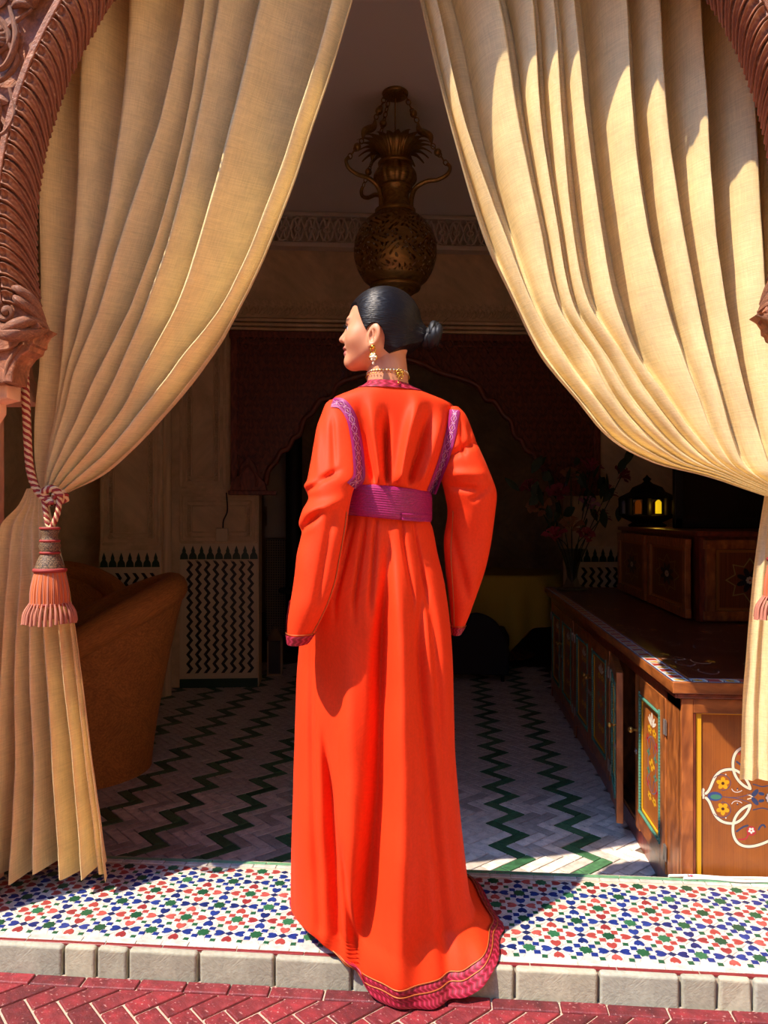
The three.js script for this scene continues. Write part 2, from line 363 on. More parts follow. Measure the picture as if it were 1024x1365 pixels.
// ---- unseen courtyard walls round the camera for bounce light, rear low to admit sky
structure('wall_courtyard_rear', put(box(9.4, 2.9, 0.2), 0, 1.25, 5.6), M.court);
structure('wall_courtyard_left', put(box(0.2, 4.4, 7.6), -4.4, 2.0, 1.8), M.court);
structure('wall_courtyard_right', put(box(0.2, 4.4, 7.6), 4.4, 2.0, 1.8), M.court);

// ---- the room: side walls, ceiling, and the back wall standing slightly askew
const ROOM_TOP = 3.285, BACK_WALL = { x: -0.4786, z: -5.64, turn: 8.8 * PI / 180 };
structure('ceiling', put(box(7, 0.2, 9), 0.2, ROOM_TOP + 0.1, -6.72), M.ceiling);
structure('wall_left', put(box(0.2, 4.2, 8), -2.95, 1.6, -6.2), M.plaster);
structure('wall_right', put(box(0.2, 4.2, 8), 1.98, 1.6, -6.2), M.plaster);
structure('wall_far', put(box(7, 4.2, 0.2), 0.2, 1.6, -9.9), M.plaster);
structure('floor_far_room', put(box(6.4, 0.2, 3.9), 0.2, ROOM_FLOOR - 0.106, -8.1), std({ color: 0x57463a, roughness: 0.6 }));
const backWall = new THREE.Group();
backWall.name = 'wall_back'; backWall.position.set(BACK_WALL.x, 0, BACK_WALL.z); backWall.rotation.y = BACK_WALL.turn;
backWall.userData.kind = 'structure';
scene.add(backWall);
const cream = std({ color: 0xd2bf9c, roughness: 0.35 }), blackTile = std({ color: 0x1c211c, roughness: 0.4 }), greenTile = std({ color: 0x21402c, roughness: 0.4 }), redTile = std({ color: 0x5a1f1c, roughness: 0.4 });
{
  // masonry: piers at both sides of the wide opening and the wall over it
  const w = polygon([[-2.6, -0.2], [-0.914, -0.2], [-0.914, 1.28], [-1.1, 1.28], [-1.1, 2.42], [1.62, 2.42], [1.62, 1.28], [1.42, 1.28], [1.42, -0.2], [2.7, -0.2], [2.7, 3.35], [-2.6, 3.35]]);
  mesh('masonry', slab(w, 0.25).translate(0, 0, -0.25), M.plaster, backWall);
  // nearer pier at the left
  mesh('pier', put(box(0.42, 3.45, 0.3, 0.01), -1.75, 1.57, 0.15), M.plaster, backWall);
  mesh('engaged_shaft', put(new THREE.CylinderGeometry(0.035, 0.035, 3.4, 14), -1.525, 1.55, 0.24), M.plaster, backWall);
  // carved plaster cornice: a lace of pierced stars between two fillets
  mesh('cornice_board', put(box(5.2, 0.25, 0.01), 0, 3.155, 0.005), M.stucco, backWall);
  mesh('cornice_fillet', put(box(5.2, 0.035, 0.1, 0.008), 0, 3.045, 0.05), M.stucco, backWall);
  mesh('cornice_fillet', put(box(5.2, 0.028, 0.1, 0.008), 0, 3.265, 0.05), M.stucco, backWall);
  const lace = [];
  for (let k = -18; k <= 18; k++) {
    const x = k * 0.105;
    for (const [y, s] of [[3.21, 1], [3.105, -1]]) {
      const arcs = [[[x - 0.052, y - s * 0.05], [x - 0.03, y + s * 0.01], [x, y + s * 0.035], [x + 0.03, y + s * 0.01], [x + 0.052, y - s * 0.05]], [[x - 0.03, y + s * 0.035], [x - 0.012, y], [x, y - s * 0.045], [x + 0.012, y], [x + 0.03, y + s * 0.035]]];
      for (const a of arcs) lace.push(tube(a.map(([p, q]) => [p, q, 0.078]), 0.009, 10, 5));
    }
    lace.push(put(new THREE.TorusGeometry(0.022, 0.008, 5, 10), x, 3.157, 0.078), put(new THREE.OctahedronGeometry(0.013), x, 3.157, 0.08), put(new THREE.OctahedronGeometry(0.015), x + 0.052, 3.157, 0.08));
  }
  mesh('cornice_lace', merged(lace), M.stucco, backWall);
  // second frieze with a scalloped top and running knots
  const frieze = [];
  for (let k = -32; k <= 32; k++) {
    const x = k * 0.062;
    frieze.push(put(new THREE.CylinderGeometry(0.03, 0.03, 0.03, 10), x, 2.63, 0.012, PI / 2));
    frieze.push(tube([[x - 0.03, 2.575, 0.028], [x - 0.012, 2.605, 0.032], [x + 0.012, 2.555, 0.028], [x + 0.03, 2.585, 0.03]], 0.007, 8, 5));
    frieze.push(tube([[x - 0.03, 2.545, 0.028], [x - 0.005, 2.56, 0.032], [x + 0.02, 2.60, 0.028]], 0.006, 6, 5));
  }
  mesh('frieze_board', put(box(4.2, 0.1, 0.02), 0, 2.58, 0.01), M.plaster, backWall);
  mesh('frieze_carving', merged(frieze), M.plaster, backWall);
  for (const y of [2.51, 2.477, 2.445]) mesh('moulding', put(box(4.2, 0.022, 0.05 - (2.51 - y) * 0.2, 0.006), 0, y, 0.022), M.plaster, backWall);
  // plaster panels with carved borders on the left wall pieces
  const panel = (x0, x1, y0, y1, z) => {
    const bars = [];
    for (const [o, t] of [[0, 0.02], [0.04, 0.012], [0.075, 0.012]]) {
      bars.push(put(box(t, y1 - y0 - 2 * o, 0.016, 0.004), x0 + o, (y0 + y1) / 2, z), put(box(t, y1 - y0 - 2 * o, 0.016, 0.004), x1 - o, (y0 + y1) / 2, z));
      bars.push(put(box(x1 - x0 - 2 * o, t, 0.016, 0.004), (x0 + x1) / 2, y0 + o, z), put(box(x1 - x0 - 2 * o, t, 0.016, 0.004), (x0 + x1) / 2, y1 - o, z));
    }
    for (let y = y0 + 0.05; y < y1 - 0.05; y += 0.035) for (const x of [x0 + 0.057, x1 - 0.057]) bars.push(put(new THREE.TorusGeometry(0.012, 0.004, 4, 8), x, y, z + 0.004));
    mesh('panel_border', merged(bars), M.plaster, backWall);
  };
  panel(-1.94, -1.56, 0.9, 2.42, 0.302); panel(-1.47, -1.16, 1.3, 2.42, 0.004); panel(-1.47, -0.93, 0.9, 1.24, 0.004);
  // tiled dado: zigzag courses under a row of pointed merlons
  const dado = (x0, x1, y0, y1, z, face) => {
    const zig = [[], []], w = (x1 - x0 - 0.06), n = max(3, Math.round(w / 0.062)), step = w / n, tall = 0.034;
    mesh('dado_board', put(box(x1 - x0, y1 - y0 + 0.02, 0.012), (x0 + x1) / 2, (y0 + y1) / 2, z), cream, backWall);
    for (let k = 0; k < n; k++) for (let y = y0 + 0.03; y < y1 - 0.03 - tall; y += 2 * tall) {
      const x = x0 + 0.03 + (k + 0.25) * step, t = step * 0.4;
      const g = slab([[x, y], [x + t, y], [x + t + step * 0.42, y + tall], [x + t, y + 2 * tall], [x, y + 2 * tall], [x + step * 0.42, y + tall]], 0.006, 0.001);
      zig[k % 2].push(g.translate(0, 0, z + 0.004));
    }
    mesh('zigzag_tiles', merged([...zig[0], ...zig[1]]), blackTile, backWall).userData.kind = 'stuff';
    for (const [a, b, c, d] of [[x0 + 0.01, (y0 + y1) / 2, 0.016, y1 - y0], [x1 - 0.01, (y0 + y1) / 2, 0.016, y1 - y0], [(x0 + x1) / 2, y0 + 0.008, x1 - x0, 0.014], [(x0 + x1) / 2, y1 - 0.004, x1 - x0, 0.014]]) mesh('dado_edging', put(box(c, d, 0.012, 0.002), a, b, z + 0.004), cream, backWall);
    for (let x = x0 + step / 2; x < x1 - step * 0.3; x += step) {
      const m = mesh('merlon_tile', slab([[-0.03, 0], [0.03, 0], [0.026, 0.03], [0.012, 0.05], [0.014, 0.062], [0, 0.1], [-0.014, 0.062], [-0.012, 0.05], [-0.026, 0.03]].map(([a, b]) => [a * step / 0.064, b]), 0.006, 0.001), greenTile, backWall);
      m.position.set(x, y1 + 0.008, z + 0.004);
    }
    mesh('merlon_ground', put(box(x1 - x0, 0.12, 0.01), (x0 + x1) / 2, y1 + 0.062, z), cream, backWall);
    mesh('dado_plinth', put(box(x1 - x0, 0.07, 0.02, 0.004), (x0 + x1) / 2, y0 - 0.045, z + 0.004), greenTile, backWall);
  };
  dado(-1.955, -1.55, -0.075, 0.735, 0.305); dado(-1.478, -0.92, -0.075, 0.77, 0.006); dado(1.43, 2.1, 0.2, 0.74, 0.006);
}
tag(mesh('switch_box', (() => { const g = box(0.085, 0.095, 0.04, 0.006); return g; })(), std({ color: 0xcdbb98, roughness: 0.5 })), 'small square cream switch box on the plaster wall above the tiled dado', 'switch box');

// ------------------------------------------------------------------ carved wooden arch
const woodMap = (base, dark, seed, k = 4) => dataTexture(512, 512, (u, v) => {
  const w = tiled(u, v, 3, seed) * 0.6, g = 0.5 + 0.5 * sin((u * 26 + w * 6 + tiled(u, v, k, seed + 2) * 2) * 2 * PI * 0.5), f = tiled(u, v * 0.25, 30, seed + 4);
  const t = clamp(0.25 + 0.5 * g + f * 0.9 + tiled(u, v, 7, seed + 7) * 0.5);
  return base.map((c, i) => lerp(dark[i], c, t));
});
const carvedMap = dataTexture(512, 512, (u, v) => {
  const n = tiled(u, v, 8, 71), f = tiled(u, v, 40, 73), worn = smooth(0.1, 0.42, tiled(u, v, 14, 75));
  const k = 1 + n * 0.45 + f * 0.3;
  return [lerp(150 * k, 214, worn * 0.5), lerp(96 * k, 170, worn * 0.5), lerp(66 * k, 130, worn * 0.5)];
});
const carvedBump = dataTexture(256, 256, (u, v) => 0.5 + tiled(u, v, 16, 78) * 0.5 + tiled(u, v, 50, 79) * 0.4, false);
const carvedWood = phys({ map: repeated(carvedMap, 3), bumpMap: repeated(carvedBump, 6), bumpScale: 0.0022, roughness: 0.6, specularIntensity: 0.6, clearcoat: 0.1, clearcoatRoughness: 0.35 });
const arch = thing('carved_arch', 'dark brown carved wooden horseshoe arch with rows of curled leaf lobes and scrolled ends', 'arch', [0, 0, 0]);
{
  const FACE = -1.9;
  // ground board of the spandrels, down to the bracket ends
  for (const s of [-1, 1]) {
    const pts = archPoints(0.068, 60, 1.62), half = pts.filter(([x]) => (s < 0 ? x <= ARCH.mid + 1e-6 : x >= ARCH.mid - 1e-6));
    const ring = s < 0 ? half : half.slice().reverse();
    const far = s < 0 ? -1.75 : 1.45;
    const board = slab([...ring, [ARCH.mid, 3.2], [far, 3.2], [far, 1.62]], 0.045, 0.002).translate(0, 0, FACE - 0.048);
    mesh('spandrel_board', board, carvedWood, arch);
    // narrow fillet between the lobes and the foliage
    const rim = half.map(([x, y]) => { const c = s < 0 ? ARCH.left : ARCH.right, k = (ARCH.r + 0.079) / (ARCH.r + 0.068); return [c + (x - c) * k, ARCH.y + (y - ARCH.y) * k]; });
    const a = [], b = [];
    for (const [x, y] of rim) { const c = s < 0 ? ARCH.left : ARCH.right, l = hypot(x - c, y - ARCH.y), ux = (x - c) / l, uy = (y - ARCH.y) / l; a.push([x - ux * 0.009, y - uy * 0.009]); b.push([x + ux * 0.009, y + uy * 0.009]); }
    mesh('fillet', slab([...a, ...b.reverse()], 0.024, 0.003).translate(0, 0, FACE - 0.006), carvedWood, arch);
    // hollow moulding the lobes lie on
    const c = s < 0 ? ARCH.left : ARCH.right;
    const a0 = -Math.asin((ARCH.y - 1.6) / ARCH.r), top = Math.acos((s < 0 ? ARCH.left - ARCH.mid : ARCH.mid - ARCH.right) / ARCH.r);
    const section = [[0.072, -0.01], [0.062, -0.004], [0.045, -0.006], [0.026, -0.016], [0.012, -0.034], [0.006, -0.055], [0.03, -0.062], [0.09, -0.062]];
    mesh('moulding', sheet(90, section.length - 1, (u, v) => { const q = section[Math.round(v * (section.length - 1))], an = lerp(a0, top, u), R = ARCH.r + q[0]; return [c + s * R * cos(an), ARCH.y + R * sin(an), FACE + q[1], u * 2.4, v * 0.3]; }), carvedWood, arch);
  }
  // one curled lobe: a raised U-shaped rim around a hollow, swept from the fillet down and round to the back edge
  const lobe = (s, k) => {
    const drop = 0.095, R0 = ARCH.r, wide = 0.0172;
    return sheet(14, 18, (uu, v) => {
      const u = uu * 2 - 1, body = sqrt(max(0, 1 - pow(max(0, 0.22 - v) / 0.22, 2)));
      const along = -pow(v, 3.4) * drop + u * wide * lerp(1, 0.62, smooth(0.35, 1, v)) * body;
      const rad = 0.066 * (1 - pow(v, 1.15)) + 0.002, an = along / R0;
      const rim = abs(u) < 0.72 ? pow(abs(u) / 0.72, 2.6) : 1 - pow((abs(u) - 0.72) / 0.28, 2) * 1.15;
      const lip = v < 0.14 ? smooth(0.0, 0.14, v) : 1, hollow = smooth(0.07, 0.2, v);
      const h = (0.003 + 0.017 * lerp(1, rim, hollow)) * lip * lerp(1, 0.45, smooth(0.5, 1, v));
      const depth = v < 0.3 ? 0.006 : 0.008 - 0.058 * pow((v - 0.3) / 0.7, 1.6);
      const R = R0 + rad - h * smooth(0.35, 1, v) * 0.9;
      return [s * R * cos(an), R * sin(an), FACE + depth + h * (1 - 0.55 * smooth(0.4, 1, v)) + k * 0.001, uu * 0.03, v * 0.1];
    });
  };
  const lobes = [-1, 1].map((s) => [0, 1, 2].map((k) => lobe(s, k)));
  const r = random(5);
  for (const [i, s] of [[0, -1], [1, 1]]) {
    const c = s < 0 ? ARCH.left : ARCH.right;
    for (let k = 0; k < 34; k++) {
      const a = -0.145 + k * 0.0345;
      const m = mesh('leaf', lobes[i][floor(r() * 3)], carvedWood, arch);
      m.position.set(c, ARCH.y, (r() - 0.5) * 0.002); m.rotation.z = -s * -(a) * 1 + (r() - 0.5) * 0.004;
      m.scale.setScalar(1 + (r() - 0.5) * 0.004);
    }
  }
  // scrolled end with leaf tongues and the bracket under it, mirrored for the right side
  const end = (s, ox) => {
    const m = (pts) => pts.map(([x, y, z]) => V(ox + s * x, y, z));
    // local x runs from the wall side (0) towards the opening
    const spiral = []; for (let k = 0; k <= 40; k++) { const t = k / 40 * 4.2 * PI / 2, q = 0.03 * (1 - k / 46); spiral.push([0.045 + q * cos(t + 2.2), 1.612 + q * sin(t + 2.2), FACE + 0.02 + k * 0.0004]); }
    mesh('scroll', merged([tube(m(spiral), (t) => 0.0085 * (1 - t * 0.35), 60, 8), put(new THREE.SphereGeometry(0.011, 12, 8), ox + s * 0.045, 1.612, FACE + 0.032)]), carvedWood, arch);
    const tongue = (pts, w) => tube(m(pts), (t) => w * (0.35 + 1.1 * sin(PI * min(1, t * 0.9 + 0.08))) , 30, 8);
    mesh('leaf_tongue', tongue([[0.028, 1.585, FACE + 0.012], [0.045, 1.566, FACE + 0.03], [0.075, 1.578, FACE + 0.03], [0.102, 1.594, FACE - 0.005], [0.122, 1.582, FACE - 0.03]], 0.011), carvedWood, arch);
    mesh('leaf_tongue', tongue([[0.02, 1.592, FACE + 0.012], [0.036, 1.556, FACE + 0.026], [0.07, 1.552, FACE + 0.03], [0.1, 1.562, FACE - 0.0], [0.122, 1.578, FACE - 0.03]], 0.0125), carvedWood, arch);
    mesh('leaf_tongue', tongue([[0.06, 1.652, FACE + 0.016], [0.075, 1.64, FACE + 0.026], [0.096, 1.62, FACE], [0.118, 1.588, FACE - 0.03]], 0.010), carvedWood, arch);
    mesh('leaf_tongue', tongue([[0.055, 1.675, FACE + 0.016], [0.075, 1.668, FACE + 0.024], [0.096, 1.645, FACE], [0.116, 1.6, FACE - 0.03]], 0.010), carvedWood, arch);
    mesh('scroll_ground', slab([[-0.12, 1.5], [-0.12, 1.7], [0.05, 1.7], [0.085, 1.66], [0.108, 1.6], [0.118, 1.578], [0.1, 1.566], [0.07, 1.552], [0.058, 1.532], [0.03, 1.52]].map(([x, y]) => [ox + s * x, y]), 0.06, 0.004).translate(0, 0, FACE - 0.06), carvedWood, arch);
    // bracket: a quarter-hollow curve falling back to the wall
    const out = [[0.125, 1.578], [0.108, 1.566], [0.098, 1.55], [0.097, 1.536], [0.09, 1.532], [0.086, 1.52], [0.066, 1.508], [0.05, 1.488], [0.042, 1.462], [0.04, 1.436], [0.012, 1.436], [0.012, 1.462], [0.022, 1.492], [0.04, 1.52], [0.06, 1.545], [0.08, 1.566]];
    mesh('bracket', slab(out.map(([x, y]) => [ox + s * x, y]), 0.075, 0.004).translate(0, 0, FACE - 0.08), carvedWood, arch);
    mesh('bracket_board', slab([[-0.1, 1.436], [0.02, 1.436], [0.022, 1.47], [0.035, 1.51], [0.06, 1.545], [-0.1, 1.56]].map(([x, y]) => [ox + s * x, y]), 0.05, 0.003).translate(0, 0, FACE - 0.06), carvedWood, arch);
    const rib = [[0.02, 1.44, FACE - 0.012], [0.026, 1.475, FACE - 0.008], [0.044, 1.508, FACE - 0.006], [0.07, 1.536, FACE - 0.004]];
    mesh('bracket_rib', tube(m(rib), 0.006, 16, 6), carvedWood, arch);
  };
  end(1, -1.17); end(-1, 0.866);
  // foliage on the spandrels: winding stems, palmettes with ribs, small curled buds
  const stem = (pts, w) => mesh('vine', tube(pts.map(([x, y, z = 0]) => [x, y, FACE + 0.012 + z]), (t) => w * (0.6 + 0.5 * sin(PI * t)), 40, 7), carvedWood, arch);
  const palmette = (x, y, turn, size, ribs = 7) => {
    const g = [];
    for (let k = 0; k < ribs; k++) {
      const a = turn + (k - (ribs - 1) / 2) * 0.3, l = size * (1 - 0.07 * abs(k - (ribs - 1) / 2));
      g.push(tube([[x, y, FACE + 0.004], [x + cos(a) * l * 0.5, y + sin(a) * l * 0.5, FACE + 0.022], [x + cos(a) * l, y + sin(a) * l, FACE + 0.008]], (t) => size * 0.13 * (0.35 + 0.75 * sin(PI * (0.15 + 0.75 * t))), 10, 6));
    }
    mesh('palmette', merged(g), carvedWood, arch);
  };
  const bud = (x, y, turn, size) => {
    const g = sheet(14, 10, (u, v) => { const a = (u - 0.5) * 2.2, q = size * sin(PI * (0.06 + 0.9 * v)) * 0.55, l = v * size * 1.8, px = l, py = q * sin(a), pz = q * (cos(a) - 0.25) * 0.8 * (1 - 0.35 * abs(sin(a * 3))); return [x + px * cos(turn) - py * sin(turn), y + px * sin(turn) + py * cos(turn), FACE + pz, u * 0.1, v * 0.1]; });
    mesh('bud', g, carvedWood, arch);
  };
  for (const s of [-1, 1]) {
    const X = (x) => ARCH.mid + s * (x + 0.055), T = (a) => (s < 0 ? PI - a : a);
    stem([[X(0.86), 2.39], [X(0.93), 2.33], [X(0.9), 2.26], [X(0.95), 2.21], [X(1.02), 2.25]], 0.007);
    stem([[X(0.78), 2.52], [X(0.87), 2.45], [X(0.97), 2.44], [X(1.04), 2.38]], 0.009);
    stem([[X(0.92), 2.40], [X(0.9), 2.31, 0.006], [X(0.93), 2.24, 0.008], [X(0.99), 2.24, 0.004]], 0.008);
    stem([[X(1.02), 2.38], [X(0.95), 2.37], [X(0.92), 2.31], [X(0.97), 2.27]], 0.008);
    stem([[X(0.92), 2.19], [X(0.905), 2.12], [X(0.94), 2.07], [X(0.99), 2.1]], 0.008);
    stem([[X(0.99), 2.2], [X(0.95), 2.15], [X(0.97), 2.06], [X(1.01), 1.98]], 0.0075);
    stem([[X(1.06), 2.0], [X(0.995), 1.96], [X(0.985), 1.88], [X(1.03), 1.82]], 0.007);
    stem([[X(1.04), 1.86], [X(1.0), 1.78], [X(1.02), 1.7], [X(1.07), 1.68]], 0.007);
    stem([[X(0.64), 2.66], [X(0.74), 2.6], [X(0.86), 2.6], [X(0.95), 2.52]], 0.009);
    palmette(X(0.86), 2.4, T(1.2), 0.075, 9); palmette(X(0.97), 2.3, T(2.2), 0.06); palmette(X(0.965), 2.13, T(-1.0), 0.062); palmette(X(1.02), 2.02, T(2.6), 0.05); palmette(X(0.98), 2.46, T(0.4), 0.06, 8);
    palmette(X(1.03), 1.9, T(-0.8), 0.05); palmette(X(0.76), 2.58, T(0.9), 0.07, 8); palmette(X(1.06), 1.76, T(1.2), 0.05);
    bud(X(0.94), 2.27, T(1.9), 0.05); bud(X(1.02), 2.19, T(-1.7), 0.055); bud(X(0.99), 2.4, T(2.5), 0.045); bud(X(0.93), 2.16, T(0.3), 0.04); bud(X(1.06), 2.07, T(-2.3), 0.045); bud(X(0.88), 2.5, T(0.2), 0.05);
  }
}

// fold crests of the curtains: [height, x of each crest...] in metres
const LEFT_TOP = [
  [2.887, -1.143, -1.01, -0.874, -0.705, -0.641, -0.581, -0.432, -0.232, -0.158],
  [2.533, -1.143, -1.019, -0.885, -0.727, -0.671, -0.628, -0.513, -0.307, -0.251],
  [2.221, -1.143, -1.032, -0.909, -0.791, -0.718, -0.686, -0.585, -0.399, -0.349],
  [1.908, -1.147, -1.047, -0.959, -0.898, -0.796, -0.761, -0.673, -0.513, -0.462],
  [1.69, -1.152, -1.076, -1.023, -0.975, -0.883, -0.839, -0.75, -0.621, -0.57],
  [1.51, -1.169, -1.103, -1.081, -1.056, -0.983, -0.926, -0.857, -0.77, -0.694],
  [1.383, -1.189, -1.125, -1.114, -1.094, -1.045, -0.992, -0.931, -0.878, -0.809],
  [1.277, -1.192, -1.145, -1.136, -1.125, -1.094, -1.058, -1.014, -0.966, -0.909],
  [1.209, -1.184, -1.154, -1.147, -1.141, -1.123, -1.103, -1.076, -1.045, -0.992],
  [1.158, -1.171, -1.156, -1.152, -1.147, -1.138, -1.129, -1.118, -1.105, -1.089],
];
const LEFT_LOW = [
  [1.169, -1.203, -1.194, -1.185, -1.175, -1.166, -1.157, -1.146, -1.134],
  [1.119, -1.23, -1.212, -1.194, -1.18, -1.166, -1.155, -1.143, -1.134],
  [1.064, -1.279, -1.244, -1.212, -1.189, -1.166, -1.148, -1.13, -1.121],
  [0.932, -1.29, -1.256, -1.217, -1.185, -1.153, -1.125, -1.102, -1.089],
  [0.778, -1.3, -1.267, -1.23, -1.194, -1.153, -1.111, -1.079, -1.066],
  [0.624, -1.311, -1.276, -1.235, -1.194, -1.143, -1.098, -1.061, -1.048],
  [0.405, -1.33, -1.286, -1.235, -1.185, -1.13, -1.075, -1.039, -1.025],
  [0.229, -1.346, -1.3, -1.24, -1.185, -1.121, -1.061, -1.018, -1.002],
  [0.054, -1.36, -1.309, -1.249, -1.185, -1.111, -1.048, -0.998, -0.982],
];
const RIGHT_TOP = [
  [2.817, -0.145, -0.11, 0.047, 0.172, 0.232, 0.291, 0.432, 0.524, 0.652, 0.774, 0.888],
  [2.473, -0.069, -0.026, 0.14, 0.228, 0.282, 0.335, 0.471, 0.555, 0.659, 0.78, 0.885],
  [2.17, 0.004, 0.043, 0.188, 0.248, 0.303, 0.365, 0.487, 0.574, 0.677, 0.795, 0.885],
  [1.867, 0.095, 0.148, 0.248, 0.293, 0.331, 0.406, 0.524, 0.613, 0.696, 0.813, 0.894],
  [1.658, 0.184, 0.228, 0.293, 0.333, 0.373, 0.442, 0.572, 0.652, 0.723, 0.824, 0.9],
  [1.517, 0.252, 0.303, 0.373, 0.412, 0.457, 0.496, 0.613, 0.679, 0.748, 0.835, 0.904],
  [1.401, 0.339, 0.383, 0.432, 0.477, 0.524, 0.57, 0.652, 0.708, 0.774, 0.847, 0.907],
  [1.295, 0.426, 0.471, 0.52, 0.563, 0.607, 0.646, 0.69, 0.736, 0.805, 0.862, 0.911],
  [1.229, 0.539, 0.578, 0.613, 0.646, 0.675, 0.704, 0.729, 0.761, 0.824, 0.87, 0.915],
  [1.197, 0.655, 0.679, 0.702, 0.717, 0.736, 0.751, 0.771, 0.79, 0.835, 0.877, 0.917],
  [1.141, 0.813, 0.822, 0.832, 0.841, 0.851, 0.86, 0.87, 0.879, 0.888, 0.9, 0.919],
];
const RIGHT_LOW = [
  [1.162, 0.84, 0.855, 0.869, 0.882, 0.898, 0.913, 0.928],
  [0.986, 0.816, 0.84, 0.865, 0.89, 0.917, 0.944, 0.969],
  [0.665, 0.787, 0.816, 0.853, 0.89, 0.928, 0.967, 1.005],
  [0.44, 0.776, 0.807, 0.847, 0.89, 0.932, 0.975, 1.017],
  [0.384, 0.772, 0.805, 0.847, 0.89, 0.932, 0.975, 1.017],
];

// ------------------------------------------------------------------ linen curtains
const linenMap = dataTexture(1024, 1024, (u, v) => {
  const warp = tiled(u, v * 0.03, 110, 3) * 0.55 + tiled(u, v * 0.06, 220, 5) * 0.4, weft = tiled(u * 0.03, v, 110, 8) * 0.55 + tiled(u * 0.05, v, 200, 12) * 0.5;
  const k = 1 + warp * 0.12 + weft * 0.15 + tiled(u, v, 4, 21) * 0.1;
  return [243 * k, 218 * k, 160 * k];
});
const linenBump = dataTexture(512, 512, (u, v) => 0.5 + 0.35 * (tiled(u, v * 0.04, 120, 3) + tiled(u * 0.04, v, 120, 8)), false);
const linen = phys({ map: repeated(linenMap, 4.5), bumpMap: repeated(linenBump, 7), bumpScale: 0.0012, roughness: 0.92, transmission: 0.22, thickness: 0, ior: 1.2, specularIntensity: 0.3 });
// Rows of folds: each row is [y, x of every fold crest...] in the curtain's plane, metres. Between two crests the cloth dips back.
function drape(rows, { z, deep, per = 9, down = 110, tuck, wobble = 0.004, seed = 1, skew = 0.25, fall = 0.5, steep = 0, pipes = false, part = [0, 1], lift = 0, most = 1.25, hem = () => 0, cols = null }) {
  const n = rows[0].length - 1, t0 = track(rows.map((q) => [-q[0], ...q.slice(1)])), t = (y, c) => t0(-y, c), y0 = rows[0][0], y1 = rows[rows.length - 1][0], r = random(seed);
  const depth = cols ?? Array.from({ length: n }, () => 0.75 + r() * 0.5), side = Array.from({ length: n }, () => (r() - 0.5) * 0.3);
  const total = (n - 1) * per;
  return sheet(total, down, (u, v0) => {
    const v = lerp(part[0], part[1], v0);
    const s = u * (n - 1), k = min(floor(s), n - 2), f = s - k;
    const y = lerp(y0, y1, v), a = t(y, k + 1), b = t(y, k + 2), wide = abs(b - a);
    const d = steep ? min(steep * fall * wide, lerp(0.22, 0.09, pow(v, 2))) * lerp(depth[k], depth[k + 1], f) : deep(v) * lerp(depth[k], depth[k + 1], smooth(0, 1, f)) * clamp(wide / 0.09, 0.12, most);
    const ft = f < fall ? f / fall : (1 - f) / (1 - fall);
    // steep: a rounded lip, a long slope back from it, a hidden wall; pipes: a sharp fall, a deep valley, a round pipe rising to the next crest
    const e = f < fall ? 0.2 : 0.55, pipe = (g) => 1 - sqrt(max(0, 1 - pow(1 - g, 2)));
    const dip = steep ? (sqrt(ft * ft + e * e) - e) / (sqrt(1 + e * e) - e) : pipes ? (f < 0.1 ? smooth(0, 0.1, f) : f < 0.42 ? 1 - 0.12 * sin(PI * (f - 0.1) / 0.32) : pipe(pow((f - 0.42) / 0.58, 1.15))) : 0.5 - 0.5 * cos(PI * ft);
    let x = lerp(a, b, f) - sin(2 * PI * f) * wide * (skew + side[k] * 0.4);
    const q = noise(x * 9 + seed, y * 4, seed) * wobble * 2 + noise(x * 30, y * 9, seed + 4) * wobble * 0.6;
    return [x, y + hem(u) * smooth(0.8, 1, v), (z.call ? z(u, v) : z) - dip * d + tuck(u, v) + q + lift, u * (n - 1) * 0.16, y];
  });
}
{
  const left = thing('curtain', 'sheer sand-coloured linen curtain tied back beside the twisted cord, mostly in shade', 'curtain', [0, 0, 0]);
  mesh('swag', drape(LEFT_TOP, { z: (u, v) => lerp(-2.07, -2.12, smooth(0.55, 0.9, v)), most: 1.7, deep: (v) => lerp(0.13, 0.07, pow(v, 2.2)), tuck: (u, v) => 0.03 * smooth(0.55, 1, v) * sin(PI * u), per: 22, down: 160, seed: 3, skew: 0.0, fall: 0.86, steep: 1.0 }), linen, left);
  const fall = { z: -2.13, deep: (v) => lerp(0.05, 0.15, smooth(0, 0.8, v)), most: 1.6, tuck: (u, v) => 0.03 - 0.05 * v * (u - 0.4), per: 18, down: 110, seed: 8, skew: 0.06, fall: 0.6, hem: (u) => 0.014 * sin(u * 17) };
  mesh('skirt', drape(LEFT_LOW, fall), linen, left);
  mesh('hem_band', drape(LEFT_LOW, { ...fall, part: [0.93, 1], down: 14, lift: 0.0016 }), linen, left);
}
{
  const right = thing('curtain', 'sheer sand-coloured linen curtain swept to the painted cabinet side, its folds in full sun', 'curtain', [0, 0, 0]);
  mesh('swag', drape(RIGHT_TOP, { z: (u) => lerp(-2.115, -2.075, u), deep: (v) => lerp(0.12, 0.06, pow(v, 2)), tuck: (u, v) => 0.06 * smooth(0.55, 1, v) * (1 - u), per: 22, down: 170, seed: 5, skew: 0.0, pipes: true }), linen, right);
  const fall = { z: -2.13, deep: (v) => lerp(0.02, 0.035, v), tuck: () => 0.0, per: 12, down: 90, seed: 9, skew: 0.05 };
  mesh('skirt', drape(RIGHT_LOW, fall), linen, right);
  mesh('hem_band', drape(RIGHT_LOW, { ...fall, part: [0.93, 1], down: 12, lift: 0.0016 }), linen, right);
}

